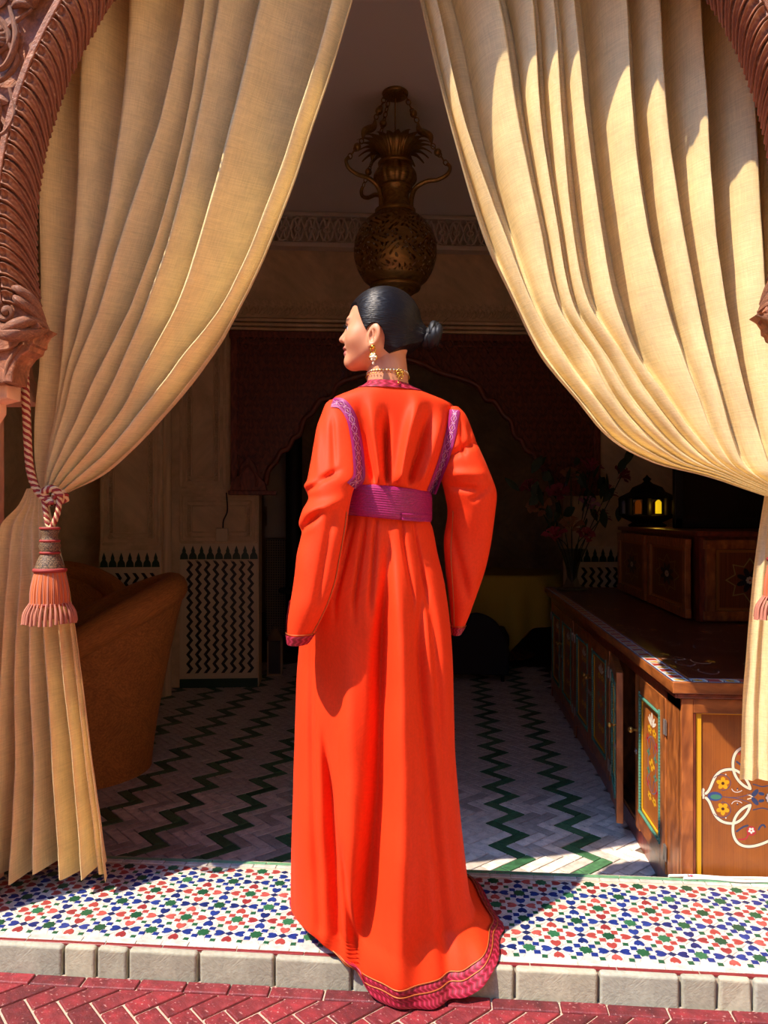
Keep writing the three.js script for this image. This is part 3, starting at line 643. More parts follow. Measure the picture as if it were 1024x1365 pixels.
// the robe in metres, seen from behind: [-height, left edge, right edge, back, front]
const ROBE = [
  [-1.442, -0.04, 0.064, 0.06, -0.045],
  [-1.43, -0.056, 0.088, 0.075, -0.055],
  [-1.414, -0.092, 0.136, 0.088, -0.065],
  [-1.394, -0.132, 0.188, 0.096, -0.075],
  [-1.366, -0.136, 0.192, 0.102, -0.085],
  [-1.316, -0.124, 0.188, 0.108, -0.09],
  [-1.266, -0.112, 0.176, 0.112, -0.095],
  [-1.216, -0.108, 0.16, 0.115, -0.1],
  [-1.176, -0.102, 0.136, 0.118, -0.1],
  [-1.156, -0.098, 0.124, 0.106, -0.098],
  [-1.086, -0.1, 0.122, 0.104, -0.098],
  [-1.056, -0.12, 0.132, 0.118, -0.105],
  [-0.996, -0.152, 0.144, 0.132, -0.115],
  [-0.93, -0.188, 0.16, 0.15, -0.125],
  [-0.866, -0.208, 0.17, 0.162, -0.14],
  [-0.766, -0.222, 0.18, 0.172, -0.155],
  [-0.666, -0.23, 0.184, 0.18, -0.17],
  [-0.47, -0.238, 0.19, 0.195, -0.2],
  [-0.326, -0.24, 0.198, 0.205, -0.22],
  [-0.2, -0.242, 0.208, 0.21, -0.255],
  [-0.106, -0.242, 0.218, 0.212, -0.29],
  [-0.06, -0.24, 0.232, 0.212, -0.31],
];
// sleeves: [-height, left edge, right edge, depth of the middle, half thickness]
const SLEEVE_LEFT = [
  [-1.3927, -0.1415, -0.118, 0.035, 0.02],
  [-1.3788, -0.1522, -0.0956, 0.05, 0.045],
  [-1.3373, -0.1642, -0.0734, 0.07, 0.06],
  [-1.2769, -0.1774, -0.0629, 0.095, 0.065],
  [-1.2275, -0.1826, -0.0603, 0.12, 0.066],
  [-1.1792, -0.1896, -0.0613, 0.145, 0.066],
  [-1.1566, -0.1941, -0.074, 0.155, 0.064],
  [-1.1341, -0.1839, -0.0809, 0.165, 0.06],
  [-1.1046, -0.1976, -0.086, 0.175, 0.062],
  [-1.0681, -0.2078, -0.0893, 0.182, 0.062],
  [-1.0464, -0.1998, -0.0926, 0.188, 0.06],
  [-0.9958, -0.2102, -0.1015, 0.193, 0.06],
  [-0.924, -0.2184, -0.1155, 0.2, 0.06],
  [-0.8518, -0.2292, -0.1444, 0.2, 0.056],
  [-0.8066, -0.2328, -0.1697, 0.2, 0.046],
  [-0.7832, -0.231, -0.1859, 0.2, 0.034],
];
const SLEEVE_RIGHT = [
  [-1.3842, 0.1745, 0.2029, -0.03, 0.02],
  [-1.366, 0.1623, 0.2192, -0.03, 0.045],
  [-1.3295, 0.1542, 0.2354, -0.03, 0.058],
  [-1.2686, 0.1502, 0.2597, -0.03, 0.062],
  [-1.2074, 0.1498, 0.2854, -0.025, 0.064],
  [-1.1568, 0.162, 0.3016, -0.025, 0.064],
  [-1.1063, 0.1713, 0.3018, -0.04, 0.062],
  [-1.0241, 0.1647, 0.2944, -0.06, 0.06],
  [-0.9411, 0.1696, 0.2792, -0.07, 0.056],
  [-0.8573, 0.1787, 0.2514, -0.08, 0.05],
  [-0.7831, 0.1858, 0.2213, -0.09, 0.042],
  [-0.7622, 0.1879, 0.2088, -0.09, 0.034],
];
// folds of the robe: height of the fold, its width above and below, then [-height, x] along it
const FOLDS = [
  { a: -0.034, w: [0.013, 0.032], line: [[-1.068, 0.0128], [-0.958, 0.0073], [-0.793, -0.0037], [-0.61, -0.0092], [-0.426, -0.0165], [-0.279, -0.0312], [-0.096, -0.055], [0.033, -0.077]] },
  { a: -0.03, w: [0.006, 0.022], line: [[-0.536, -0.1504], [-0.481, -0.1449], [-0.408, -0.1376], [-0.188, -0.1229], [-0.041, -0.1137]] },
  { a: 0.026, w: [0.022, 0.034], line: [[-1.031, 0.033], [-0.793, 0.0404], [-0.61, 0.0422], [-0.426, 0.044], [-0.188, 0.0404], [0.087, 0.033]] },
  { a: -0.02, w: [0.012, 0.02], line: [[-0.995, 0.11], [-0.793, 0.0917], [-0.628, 0.099], [-0.426, 0.1174], [-0.243, 0.1357], [0.014, 0.1614]] },
  { a: -0.014, w: [0.01, 0.014], line: [[-1.031, 0.0807], [-0.848, 0.1211], [-0.61, 0.1431], [-0.334, 0.1614], [-0.151, 0.1834]] },
  { a: 0.016, w: [0.026, 0.034], line: [[-0.774, -0.0807], [-0.61, -0.0807], [-0.426, -0.077], [-0.188, -0.0734], [0.014, -0.077]] },
  { a: -0.012, w: [0.008, 0.012], line: [[-0.811, -0.1834], [-0.61, -0.1834], [-0.334, -0.1761], [-0.078, -0.1614]] },
  { a: 0.014, w: [0.02, 0.02], line: [[-0.518, 0.1467], [-0.334, 0.1687], [-0.169, 0.2018], [-0.004, 0.2348]] },
  { a: -0.016, w: [0.006, 0.014], line: [[-0.279, -0.1009], [-0.151, -0.0899], [-0.022, -0.0734], [0.051, -0.0587]] },
  { a: -0.008, w: [0.006, 0.006], line: [[-1.075, -0.0495], [-0.995, -0.0587], [-0.885, -0.0734]] },
  { a: -0.008, w: [0.006, 0.006], line: [[-1.075, -0.022], [-0.995, -0.0257], [-0.885, -0.033]] },
  { a: -0.009, w: [0.006, 0.006], line: [[-1.075, 0.044], [-0.995, 0.055], [-0.885, 0.0734]] },
  { a: -0.008, w: [0.005, 0.005], line: [[-1.075, 0.0752], [-0.995, 0.0917], [-0.903, 0.1137]] },
  { a: -0.007, w: [0.006, 0.006], line: [[-1.075, -0.077], [-0.995, -0.0954], [-0.885, -0.1211]] },
  { a: -0.022, w: [0.012, 0.009], line: [[-1.332, 0.0019], [-1.276, 0.0019], [-1.219, 0.0038], [-1.158, 0.0076]] },
  { a: -0.014, w: [0.013, 0.01], line: [[-1.342, -0.0644], [-1.276, -0.0473], [-1.209, -0.0322], [-1.158, -0.0227]] },
  { a: 0.016, w: [0.016, 0.01], line: [[-1.38, 0.0833], [-1.304, 0.0644], [-1.228, 0.0492], [-1.158, 0.0379]] },
  { a: -0.016, w: [0.013, 0.008], line: [[-1.355, 0.1192], [-1.276, 0.0965], [-1.209, 0.0757], [-1.158, 0.0644]] },
  { a: 0.012, w: [0.014, 0.008], line: [[-1.342, 0.1476], [-1.257, 0.123], [-1.2, 0.1022], [-1.158, 0.0871]] },
  { a: 0.012, w: [0.018, 0.012], line: [[-1.37, -0.0303], [-1.294, -0.0227], [-1.219, -0.0114], [-1.158, -0.0076]] },
];

// ------------------------------------------------------------------ the woman, seen from behind, her head turned to the left
// signed distance pieces (negative inside), joined with a smooth minimum
const smin = (a, b, k) => { const h = clamp(0.5 + 0.5 * (b - a) / k); return lerp(b, a, h) - k * h * (1 - h); };
const ball = (p, x, y, z, r) => hypot(p[0] - x, p[1] - y, p[2] - z) - r;
const egg = (p, x, y, z, a, b, c) => { const k = hypot((p[0] - x) / a, (p[1] - y) / b, (p[2] - z) / c), g = hypot((p[0] - x) / (a * a), (p[1] - y) / (b * b), (p[2] - z) / (c * c)); return g < 1e-9 ? -min(a, b, c) : k * (k - 1) / g; };
function limb(p, a, b, ra, rb) {
  const d = [b[0] - a[0], b[1] - a[1], b[2] - a[2]], q = [p[0] - a[0], p[1] - a[1], p[2] - a[2]];
  const t = clamp((q[0] * d[0] + q[1] * d[1] + q[2] * d[2]) / (d[0] * d[0] + d[1] * d[1] + d[2] * d[2]));
  return hypot(q[0] - d[0] * t, q[1] - d[1] * t, q[2] - d[2] * t) - lerp(ra, rb, t);
}
function surfaceOf(field, centre, half, cells) {
  const mc = new MarchingCubes(cells, new THREE.MeshStandardMaterial(), false, false, 90000), h = cells / 2;
  for (let k = 0; k < cells; k++) for (let j = 0; j < cells; j++) for (let i = 0; i < cells; i++) mc.field[k * cells * cells + j * cells + i] = -field([centre[0] + (i - h) / h * half[0], centre[1] + (j - h) / h * half[1], centre[2] + (k - h) / h * half[2]]);
  mc.isolation = 0; mc.update();
  const n = mc.count, pos = new Float32Array(n * 3);
  for (let i = 0; i < n; i++) for (let c = 0; c < 3; c++) pos[3 * i + c] = centre[c] + mc.positionArray[3 * i + c] * half[c];
  let g = new THREE.BufferGeometry();
  g.setAttribute('position', new THREE.BufferAttribute(pos, 3));
  g = mergeVertices(g, 1e-5);
  const p = g.attributes.position, nor = new Float32Array(p.count * 3), e = 0.0012;
  for (let i = 0; i < p.count; i++) {
    const q = [p.getX(i), p.getY(i), p.getZ(i)], d = [0, 1, 2].map((c) => { const a = q.slice(), b = q.slice(); a[c] += e; b[c] -= e; return field(a) - field(b); }), l = hypot(...d) || 1;
    for (let c = 0; c < 3; c++) nor[3 * i + c] = d[c] / l;
  }
  g.setAttribute('normal', new THREE.BufferAttribute(nor, 3));
  return g;
}
const person = thing('person', 'woman seen from behind in a trailing orange-red robe with purple belt and sleek black bun', 'person', [-0.1733, 0, -2.0427], YAW);
// head axes: f towards the face, u up, s towards the viewer's side
const HEAD = { x: -0.019, y: 1.549, z: 0, turn: 10 * PI / 180 };
const toHead = (p) => { const x = p[0] - HEAD.x, z = p[2] - HEAD.z, c = cos(HEAD.turn), s = sin(HEAD.turn); return [-x * c - z * s, p[1] - HEAD.y, -x * s + z * c]; };
const fromHead = (f, u, s) => { const c = cos(HEAD.turn), n = sin(HEAD.turn); return V(HEAD.x - f * c - s * n, HEAD.y + u, HEAD.z - f * n + s * c); };
function headField(q) {
  const p = [q[0], q[1], abs(q[2])], side = p[2];
  let d = egg(p, -0.018, 0.055, 0, 0.094, 0.09, 0.074);
  d = smin(d, egg(p, 0.031, 0.0, 0, 0.053, 0.068, 0.057), 0.03);
  d = smin(d, limb(p, [0.002, -0.018, 0.05], [0.064, -0.05, 0.014], 0.017, 0.014), 0.024);
  d = smin(d, ball(p, 0.0705, -0.047, 0, 0.0165), 0.02);
  d = smin(d, ball(p, 0.043, 0.008, 0.036, 0.026), 0.026);
  d = smin(d, limb(p, [0.0655, 0.056, 0.03], [0.0675, 0.055, 0.004], 0.0095, 0.010), 0.016);
  d = smin(d, limb(p, [0.0715, 0.046, 0], [0.0945, 0.0145, 0], 0.0062, 0.0086), 0.009);
  d = smin(d, ball(p, 0.0815, 0.0085, 0.0105, 0.0078), 0.007);
  d = smin(d, egg(p, 0.0795, -0.0105, 0, 0.0125, 0.0068, 0.021), 0.006);
  d = smin(d, egg(p, 0.0785, -0.0245, 0, 0.0118, 0.0072, 0.018), 0.006);
  d = max(d, -limb(p, [0.095, -0.0175, 0], [0.075, -0.0172, 0.024], 0.0019, 0.0012));
  const socket = ball(p, 0.0815, 0.036, 0.029, 0.0135);
  d = -smin(-d, socket, 0.008);
  d = smin(d, ball(p, 0.0635, 0.036, 0.0285, 0.0125), 0.0025);
  // ear
  const tilt = 0.16, ef = p[0] + 0.006, eu = p[1] - 0.004, a = ef * cos(tilt) + eu * sin(tilt), b = -ef * sin(tilt) + eu * cos(tilt);
  const shell = egg([a, b, side - 0.0755 - (-a) * 0.35], 0, 0.004, 0, 0.0175, 0.029, 0.0075), bowl = egg([a, b, side - 0.084 - (-a) * 0.35], 0.003, -0.001, 0, 0.0105, 0.0185, 0.0115);
  let e = -smin(-shell, bowl, 0.004);
  e = smin(e, ball([a, b, side], 0.003, -0.024, 0.073, 0.0075), 0.006);
  e = smin(e, limb([a, b, side], [0.004, 0.012, 0.076], [-0.004, -0.012, 0.077], 0.0028, 0.003), 0.003);
  d = smin(d, e, 0.006);
  return d;
}
const NECK = [[0.012, 1.545, -0.0], [0.009, 1.47, 0.004], [0.010, 1.425, 0.004]];
const ARMS = [[[-0.11, 1.345, 0.012], [-0.138, 1.14, 0.165], [-0.158, 0.98, 0.195]], [[0.15, 1.33, -0.03], [0.262, 1.155, -0.02], [0.222, 0.98, -0.07]]];
function bodyField(p) {
  let d = limb(p, NECK[0], NECK[1], 0.047, 0.0485);
  d = smin(d, limb(p, NECK[1], NECK[2], 0.0485, 0.058), 0.02);
  d = smin(d, limb(p, [-0.08, 1.352, 0.02], [0.12, 1.345, -0.035], 0.033, 0.034), 0.05);
  d = smin(d, egg(p, 0.014, 1.29, -0.016, 0.104, 0.13, 0.058), 0.04);
  d = smin(d, egg(p, 0.011, 1.14, 0.0, 0.082, 0.12, 0.066), 0.05);
  d = smin(d, egg(p, 0.0, 0.97, 0.0, 0.1, 0.13, 0.066), 0.05);
  for (const a of ARMS) { d = smin(d, limb(p, a[0], a[1], 0.038, 0.031), 0.02); d = smin(d, limb(p, a[1], a[2], 0.031, 0.021), 0.012); }
  for (const s of [-1, 1]) {
    d = smin(d, limb(p, [s * 0.056, 0.9, 0.0], [s * 0.056, 0.48, 0.0], 0.06, 0.046), 0.03);
    d = smin(d, limb(p, [s * 0.06, 0.48, 0.0], [s * 0.058, 0.09, 0.012], 0.048, 0.028), 0.02);
    d = smin(d, limb(p, [s * 0.058, 0.034, 0.022], [s * 0.066, 0.024, -0.15], 0.032, 0.022), 0.02);
  }
  return d;
}
// a relaxed, slightly curled hand hidden in each sleeve: palm, four fingers of their own length, a thumb from the side of the palm
function handField(p, w, dir, side) {
  const b = V(...dir).normalize(), t = V(0, 0, side > 0 ? 1 : -1), n = new THREE.Vector3().crossVectors(b, t).normalize();
  const at = (l, s, o) => [w[0] + b.x * l + t.x * s + n.x * o, w[1] + b.y * l + t.y * s + n.y * o, w[2] + b.z * l + t.z * s + n.z * o];
  let d = smin(limb(p, at(-0.02, 0, 0), at(0.01, 0, 0), 0.021, 0.02), limb(p, at(0.015, -0.014, 0), at(0.07, -0.02, 0), 0.017, 0.0125), 0.012);
  d = smin(d, limb(p, at(0.015, 0.012, 0), at(0.07, 0.018, 0), 0.017, 0.0125), 0.014);
  [[-0.029, 0.058], [-0.0095, 0.075], [0.0095, 0.079], [0.0285, 0.07]].forEach(([s, l], i) => {
    const c = 0.3 + 0.08 * i;
    const k0 = at(0.07, s * 0.9, 0), k1 = at(0.07 + l * 0.5, s, -0.012 * c * 2), k2 = at(0.07 + l * 0.92, s, -0.05 * c);
    d = smin(d, limb(p, k0, k1, 0.0092, 0.0082), 0.004); d = smin(d, limb(p, k1, k2, 0.0082, 0.0066), 0.002);
  });
  d = smin(d, limb(p, at(0.012, 0.016, -0.004), at(0.048, 0.028, -0.016), 0.0125, 0.0095), 0.008);
  return smin(d, limb(p, at(0.048, 0.028, -0.016), at(0.078, 0.03, -0.026), 0.0095, 0.0075), 0.003);
}
{
  const neckOf = (q) => limb(q, NECK[0], NECK[1], 0.047, 0.0485);
  const head = surfaceOf((q) => smin(headField(toHead(q)), neckOf(q), 0.02), [-0.012, 1.583, 0], [0.135, 0.135, 0.135], 96);
  const body = surfaceOf(bodyField, [0.03, 0.76, 0.0], [0.34, 0.8, 0.2], 96);
  const hands = ARMS.map((a, i) => { const d = [a[2][0] - a[1][0], a[2][1] - a[1][1], a[2][2] - a[1][2]], c = [a[2][0] + d[0] * 0.3, a[2][1] + d[1] * 0.3, a[2][2] + d[2] * 0.3]; return surfaceOf((q) => handField(q, a[2], d, i ? 1 : -1), c, [0.115, 0.115, 0.115], 76); });
  const colours = (g, onHead) => {
    const p = g.attributes.position, c = new Float32Array(p.count * 3), k = new THREE.Color();
    for (let i = 0; i < p.count; i++) {
      const q = [p.getX(i), p.getY(i), p.getZ(i)], n = noise(q[0] * 60, q[1] * 60, q[2] * 60) * 0.04;
      let rgb = [0.60 + n, 0.262 + n * 0.7, 0.135 + n * 0.5];
      if (onHead) {
        const [f, u, s0] = toHead(q), s = abs(s0);
        const lip = smooth(0.022, 0.016, s) * smooth(0.076, 0.081, f) * smooth(-0.034, -0.030, u) * smooth(-0.004, -0.0075, u);
        rgb = rgb.map((x, j) => lerp(x, [0.42, 0.115, 0.1][j], lip));
        const brow = smooth(0.0055, 0.0025, abs(u - 0.0575 - 0.0 * s)) * smooth(0.046, 0.042, s) * smooth(0.006, 0.01, s) * smooth(0.05, 0.055, f);
        rgb = rgb.map((x, j) => lerp(x, [0.03, 0.018, 0.012][j], brow * 0.85));
        const eye = hypot(f - 0.0635, u - 0.036, s - 0.0285) < 0.0134 && f > 0.065;
        if (eye) rgb = hypot(u - 0.036, s - 0.029) < 0.0052 ? [0.02, 0.012, 0.01] : abs(u - 0.036) > 0.0062 ? [0.12, 0.06, 0.04] : [0.7, 0.66, 0.62];
      }
      k.setRGB(...rgb); c.set([k.r, k.g, k.b], 3 * i);
    }
    g.setAttribute('color', new THREE.BufferAttribute(c, 3));
    return g;
  };
  const all = [colours(head, true), colours(body, false), ...hands.map((g) => colours(g, false))].map((g) => (g.index ? g.toNonIndexed() : g));
  const skin = phys({ vertexColors: true, roughness: 0.46, specularIntensity: 0.6, sheen: 0.15, sheenColor: new THREE.Color(0.9, 0.5, 0.4), sheenRoughness: 0.5 });
  mesh('body', mergeGeometries(all), skin, person);
  // sleek hair drawn back from the hairline into the bun
  const hairline = (u) => u > 0.02 ? lerp(0.014, 0.052, pow(clamp((u - 0.02) / 0.1), 0.8)) : lerp(-0.02, 0.014, smooth(-0.004, 0.02, u));
  const strandBump = dataTexture(1024, 64, (u, v) => 0.5 + 0.5 * (tiled(u, v * 0.1, 160, 3) * 0.9 + tiled(u, v * 0.15, 60, 9) * 0.7), false);
  const hairMat = phys({ color: new THREE.Color(0.006, 0.005, 0.006), roughness: 0.4, bumpMap: strandBump, bumpScale: 0.0024, anisotropy: 0.6, specularIntensity: 0.5, specularColor: new THREE.Color(1, 0.95, 0.9) });
  const hairField = (q) => {
    const p = toHead(q), f = p[0], u = p[1], s = abs(p[2]);
    let d = egg(p, -0.0185, 0.055, 0, 0.1005, 0.0965, 0.0805);
    d = smin(d, egg(p, -0.066, -0.012, 0, 0.043, 0.05, 0.054), 0.03);
    d = smin(d, ball(p, -0.118, 0.018, 0, 0.024), 0.03);
    const lim = hairline(u) - (s < 0.05 ? -0.03 * (1 - s / 0.05) * smooth(0.05, 0.1, u) : 0);
    d = max(d, f - lim);
    const earGap = hypot((f + 0.006) / 0.026, (u - 0.0) / 0.037) - 1;
    if (s > 0.05) d = max(d, -earGap * 0.026);
    return max(d, -(u + 0.045 + (f + 0.02) * 0.42));
  };
  const hair = surfaceOf(hairField, [0.02, 1.6, 0], [0.15, 0.15, 0.13], 100);
  { const p = hair.attributes.position, uv = new Float32Array(p.count * 2); for (let i = 0; i < p.count; i++) { const [f, u, s] = toHead([p.getX(i), p.getY(i), p.getZ(i)]); const a = atan2(s, u - 0.018 - 0.25 * (f + 0.12) * 0.3); uv[2 * i] = a / (2 * PI) * 2; uv[2 * i + 1] = f * 4; } hair.setAttribute('uv', new THREE.BufferAttribute(uv, 2)); }
  const hairMesh = mesh('hair', hair, hairMat, person);
  const b = fromHead(-0.148, 0.017, 0.0), coil = [];
  for (let k = 0; k < 9; k++) {
    const a0 = k * 0.7, pts = [];
    for (let i = 0; i <= 16; i++) { const t = i / 16, a = a0 + t * 4.4, q = 0.0245 * (1 - 0.25 * t) + 0.004 * sin(k * 2.1 + t * 5); pts.push([b.x + 0.012 * sin(k + t * 3) + (k % 3 - 1) * 0.006, b.y + q * sin(a), b.z + q * cos(a)]); }
    coil.push(tube(pts, (t) => 0.0105 * (0.5 + 0.7 * sin(PI * t)), 40, 9));
  }
  coil.push(put(new THREE.SphereGeometry(0.024, 20, 14), b.x, b.y, b.z));
  const bunMat = phys({ color: new THREE.Color(0.006, 0.005, 0.006), roughness: 0.55, specularIntensity: 0.6 });
  mesh('bun', merged(coil), bunMat, hairMesh);
  const r = random(77), wisps = [];
  for (let k = 0; k < 26; k++) { const a = r() * 2 * PI, q = 0.024, x = b.x + (r() - 0.3) * 0.03, d = 0.008 + r() * 0.014; wisps.push(tube([[x, b.y + q * sin(a), b.z + q * cos(a)], [x + d * 0.7, b.y + (q + d * 0.7) * sin(a + 0.2), b.z + (q + d * 0.7) * cos(a + 0.2)], [x + d * (0.4 + r()), b.y + (q + d) * sin(a + 0.6), b.z + (q + d * 0.6) * cos(a + 0.6)]], 0.0005, 8, 4)); }
  mesh('stray_hairs', merged(wisps), hairMat, hairMesh);
  { const lash = []; for (let k = 0; k < 9; k++) { const s = 0.02 + k * 0.0022, p0 = fromHead(0.0755 - 0.0006 * k * k * 0.25, 0.0395, s), p1 = fromHead(0.083 - 0.0006 * k * k * 0.25, 0.0405, s + 0.002), p2 = fromHead(0.0865 - 0.0006 * k * k * 0.25, 0.0445, s + 0.004); lash.push(tube([p0, p1, p2], 0.0006, 6, 4)); } mesh('eyelashes', merged(lash), hairMat, person); }
  // jewellery
  const gold = std({ color: 0xd8a840, metalness: 1, roughness: 0.25 }), pearl = phys({ color: 0xf2e8c8, roughness: 0.2, clearcoat: 0.6 });
  const ear = fromHead(-0.004, -0.026, 0.079);
  const ring = mesh('earring', merged([put(new THREE.SphereGeometry(0.006, 14, 10), ear.x, ear.y, ear.z + 0.004), put(new THREE.TorusGeometry(0.0065, 0.0016, 8, 18), ear.x, ear.y - 0.008, ear.z + 0.003), put(new THREE.TorusGeometry(0.009, 0.0018, 8, 18), ear.x + 0.001, ear.y - 0.026, ear.z + 0.004)]), gold, person);
  const drop = []; for (let k = 0; k < 7; k++) { const a = k * PI / 3; drop.push(put(new THREE.SphereGeometry(k === 6 ? 0.0055 : 0.0034, 10, 8), ear.x + 0.001 + (k === 6 ? 0 : 0.0062 * cos(a)), ear.y - 0.026 + (k === 6 ? 0 : 0.0075 * sin(a)), ear.z + 0.006)); }
  drop.push(put(new THREE.SphereGeometry(0.0032, 10, 8).scale(1, 1.6, 1), ear.x + 0.001, ear.y - 0.041, ear.z + 0.004));
  mesh('pearl_drop', merged(drop), pearl, ring);
  const beads = [[], []];
  for (let k = 0; k < 74; k++) {
    const a = k / 74 * 2 * PI, R = 0.0535, lift = 0.004 * cos(2 * a);
    beads[k % 2].push(put(new THREE.SphereGeometry(k % 2 ? 0.0028 : 0.0022, 8, 6), 0.0095 + R * cos(a), 1.4735 + lift - 0.02 * (0.5 - 0.5 * sin(a)), 0.004 + R * sin(a) * 1.02));
    if (k % 2) beads[0].push(put(new THREE.SphereGeometry(0.0017, 6, 5), 0.0095 + (R + 0.004) * cos(a), 1.4655 + lift - 0.022 * (0.5 - 0.5 * sin(a)), 0.004 + (R + 0.004) * sin(a) * 1.02));
  }
  const chain = mesh('necklace', merged(beads[0]), gold, person);
  mesh('pearl', merged(beads[1]), pearl, chain);
  const pend = []; for (let k = 0; k < 9; k++) pend.push(put(new THREE.TorusGeometry(0.003 + 0.0008 * (k % 3), 0.001, 6, 12), 0.042 + 0.006 * sin(k * 2.4), 1.468 - 0.0022 * k, 0.056 + 0.0012 * (k % 2)));
  pend.push(tube([[0.04, 1.456, 0.058], [0.038, 1.445, 0.066], [0.037, 1.434, 0.076]], 0.0011, 8, 5), put(new THREE.SphereGeometry(0.003, 8, 6), 0.037, 1.432, 0.0775));
  mesh('clasp_pendant', merged(pend), gold, chain);
}
// ---- the robe
const silkMap = dataTexture(512, 512, (u, v) => { const k = 1 + tiled(u, v, 60, 4) * 0.06 + tiled(u, v * 0.1, 120, 8) * 0.05; return [234 * k, 62 * k, 24 * k]; });
const silk = phys({ map: repeated(silkMap, 3), roughness: 0.62, specularIntensity: 0.25, sheen: 0.25, sheenColor: new THREE.Color(1, 0.25, 0.1), sheenRoughness: 0.6, transmission: 0.06, thickness: 0 });
const crimson = std({ map: repeated(canvasTexture(64, 64, (g) => { g.fillStyle = '#8e0a26'; g.fillRect(0, 0, 64, 64); g.lineWidth = 7; for (const [c, o] of [['#b02c4a', 0], ['#70051a', 16]]) { g.strokeStyle = c; for (let i = -1; i < 3; i++) { g.beginPath(); g.moveTo(i * 32 + o, 0); g.lineTo(i * 32 + o + 16, 32); g.lineTo(i * 32 + o, 64); g.stroke(); } } }), 22, 60), roughness: 0.55 });
const magenta = std({ map: repeated(dataTexture(128, 128, (u, v) => { const k = 1 + tiled(u, v, 30, 6) * 0.3; return [152 * k, 12 * k, 88 * k]; }), 8), roughness: 0.6 });
const goldThread = std({ color: 0xb4622e, metalness: 0.4, roughness: 0.5 });
const HEM = [[0, 0.31, 0.006, 0.0], [0.04, 0.294, 0.005, 0.07], [0.09, 0.272, 0.004, 0.185], [0.14, 0.214, -0.044, 0.222], [0.19, 0.148, -0.062, 0.234], [0.24, 0.104, -0.067, 0.247], [0.31, 0.03, -0.066, 0.225], [0.36, -0.022, -0.06, 0.214], [0.4, -0.068, -0.006, 0.2], [0.45, -0.1425, 0.008, 0.085], [0.5, -0.222, 0.006, 0.0], [0.57, -0.258, 0.005, -0.11], [0.66, -0.17, 0.005, -0.28], [0.75, -0.02, 0.005, -0.35], [0.85, 0.14, 0.005, -0.34], [0.93, 0.27, 0.005, -0.22], [1, 0.31, 0.006, 0.0]];
const robeAt = track(ROBE), hemRows = [HEM[HEM.length - 3], HEM[HEM.length - 2]].map((q) => [q[0] - 1, ...q.slice(1)]).concat(HEM, HEM.slice(1, 3).map((q) => [q[0] + 1, ...q.slice(1)])), hemAt = track(hemRows);
const foldTracks = FOLDS.map((f) => ({ ...f, at: track(f.line), k0: f.line[0][0], k1: f.line[f.line.length - 1][0] }));
function foldsAt(x, k) {
  let d = 0;
  for (const f of foldTracks) {
    if (k < f.k0 - 0.05 || k > f.k1 + 0.08) continue;
    const t = clamp((k - f.k0) / (f.k1 - f.k0)), w = lerp(f.w[0], f.w[1], t), grow = smooth(f.k0 - 0.05, f.k0 + (f.k1 - f.k0) * 0.3, k) * smooth(f.k1 + (f.k1 < -1.1 ? -0.004 : 0.08), f.k1 - (f.k1 < -1.1 ? 0.035 : 0.02), k);
    d += f.a * (f.k1 < -1.1 ? 1.7 : 1.35) * grow * bell((x - f.at(k)) / w);
  }
  return d;
}
const K0 = ROBE[0][0], K1 = ROBE[ROBE.length - 1][0], KH = K1 + 0.075;
function robePoint(tau, k, out = 0) {                            // tau runs round the body from the right side over the back; k is minus the height down to the hem
  const a = tau * 2 * PI, c = cos(a), s = sin(a), kk = min(k, K1);
  const xl = robeAt(kk, 1), xr = robeAt(kk, 2), back = s > 0 ? robeAt(kk, 3) : -robeAt(kk, 4), pw = 0.9;
  let x = (xl + xr) / 2 + (xr - xl) / 2 * Math.sign(c) * pow(abs(c), pw), z = Math.sign(s) * pow(abs(s), pw) * back, y = -kk;
  if (k > K1) { const t = (k - K1) / (KH - K1), e = pow(t, 1.2); x = lerp(x, hemAt(tau, 1), e); z = lerp(z, hemAt(tau, 3), e); y = lerp(y, hemAt(tau, 2), t * (0.72 + 0.28 * t)); }
  const w = smooth(0.02, 0.35, s), low = smooth(0.9, 0.2, -k);
  let d = w * foldsAt(x, k) * (k > K1 ? lerp(1, 0.55, (k - K1) / (KH - K1)) : 1);
  d += (1 - w) * 0.02 * low * sin(tau * 2 * PI * 9) * smooth(0.5, 0.05, -k);
  d += noise(x * 9, k * 5, s * 2) * 0.007 + noise(x * 26, k * 9, 3) * 0.0022 * smooth(-1.2, -0.9, k);
  z -= (x - 0.02) * 0.36 * smooth(-0.7, -1.05, k);
  const l = hypot(c, s * 0.8 + 1e-6);
  return [x + c / l * (d * 0.35 + out), y, z + s / l * (d + out)];
}
const robe = mesh('robe', sheet(320, 230, (u, v) => { const k = lerp(K0, KH, v), q = robePoint(u, k); return [...q, u * 1.2, k]; }, { closed: true }), silk, person);
function sleeve(name, rows, seed, creases) {
  const at = track(rows), k0 = rows[0][0], k1 = rows[rows.length - 1][0];
  const f = (u, v, out = 0) => {
    const k = lerp(k0, k1, v), a = u * 2 * PI, c = cos(a), s = sin(a), xl = at(k, 1), xr = at(k, 2), zc = at(k, 3), zd = at(k, 4);
    let x = (xl + xr) / 2 + (xr - xl) / 2 * c, z = zc + zd * s, d = 0;
    for (const [x0, h0, x1, h1, w, amp] of creases) {
      const dx = x1 - x0, dy = h1 - h0, l = hypot(dx, dy), t = ((x - x0) * dx + (-k - h0) * dy) / (l * l), n = ((x - x0) * -dy + (-k - h0) * dx) / l;
      d += amp * bell(n / w) * smooth(-0.15, 0.25, t) * smooth(1.2, 0.75, t) * smooth(-0.2, 0.3, s);
    }
    d += noise(x * 14 + seed, k * 10, s + seed) * 0.007;
    return [x + c * (d * 0.4 + out), -k, z + s * (d + out), u * 0.3, k];
  };
  const m = mesh('sleeve', sheet(90, 130, f, { closed: true }), silk, person);
  // shoulder is closed by a small cap
  return { m, f };
}
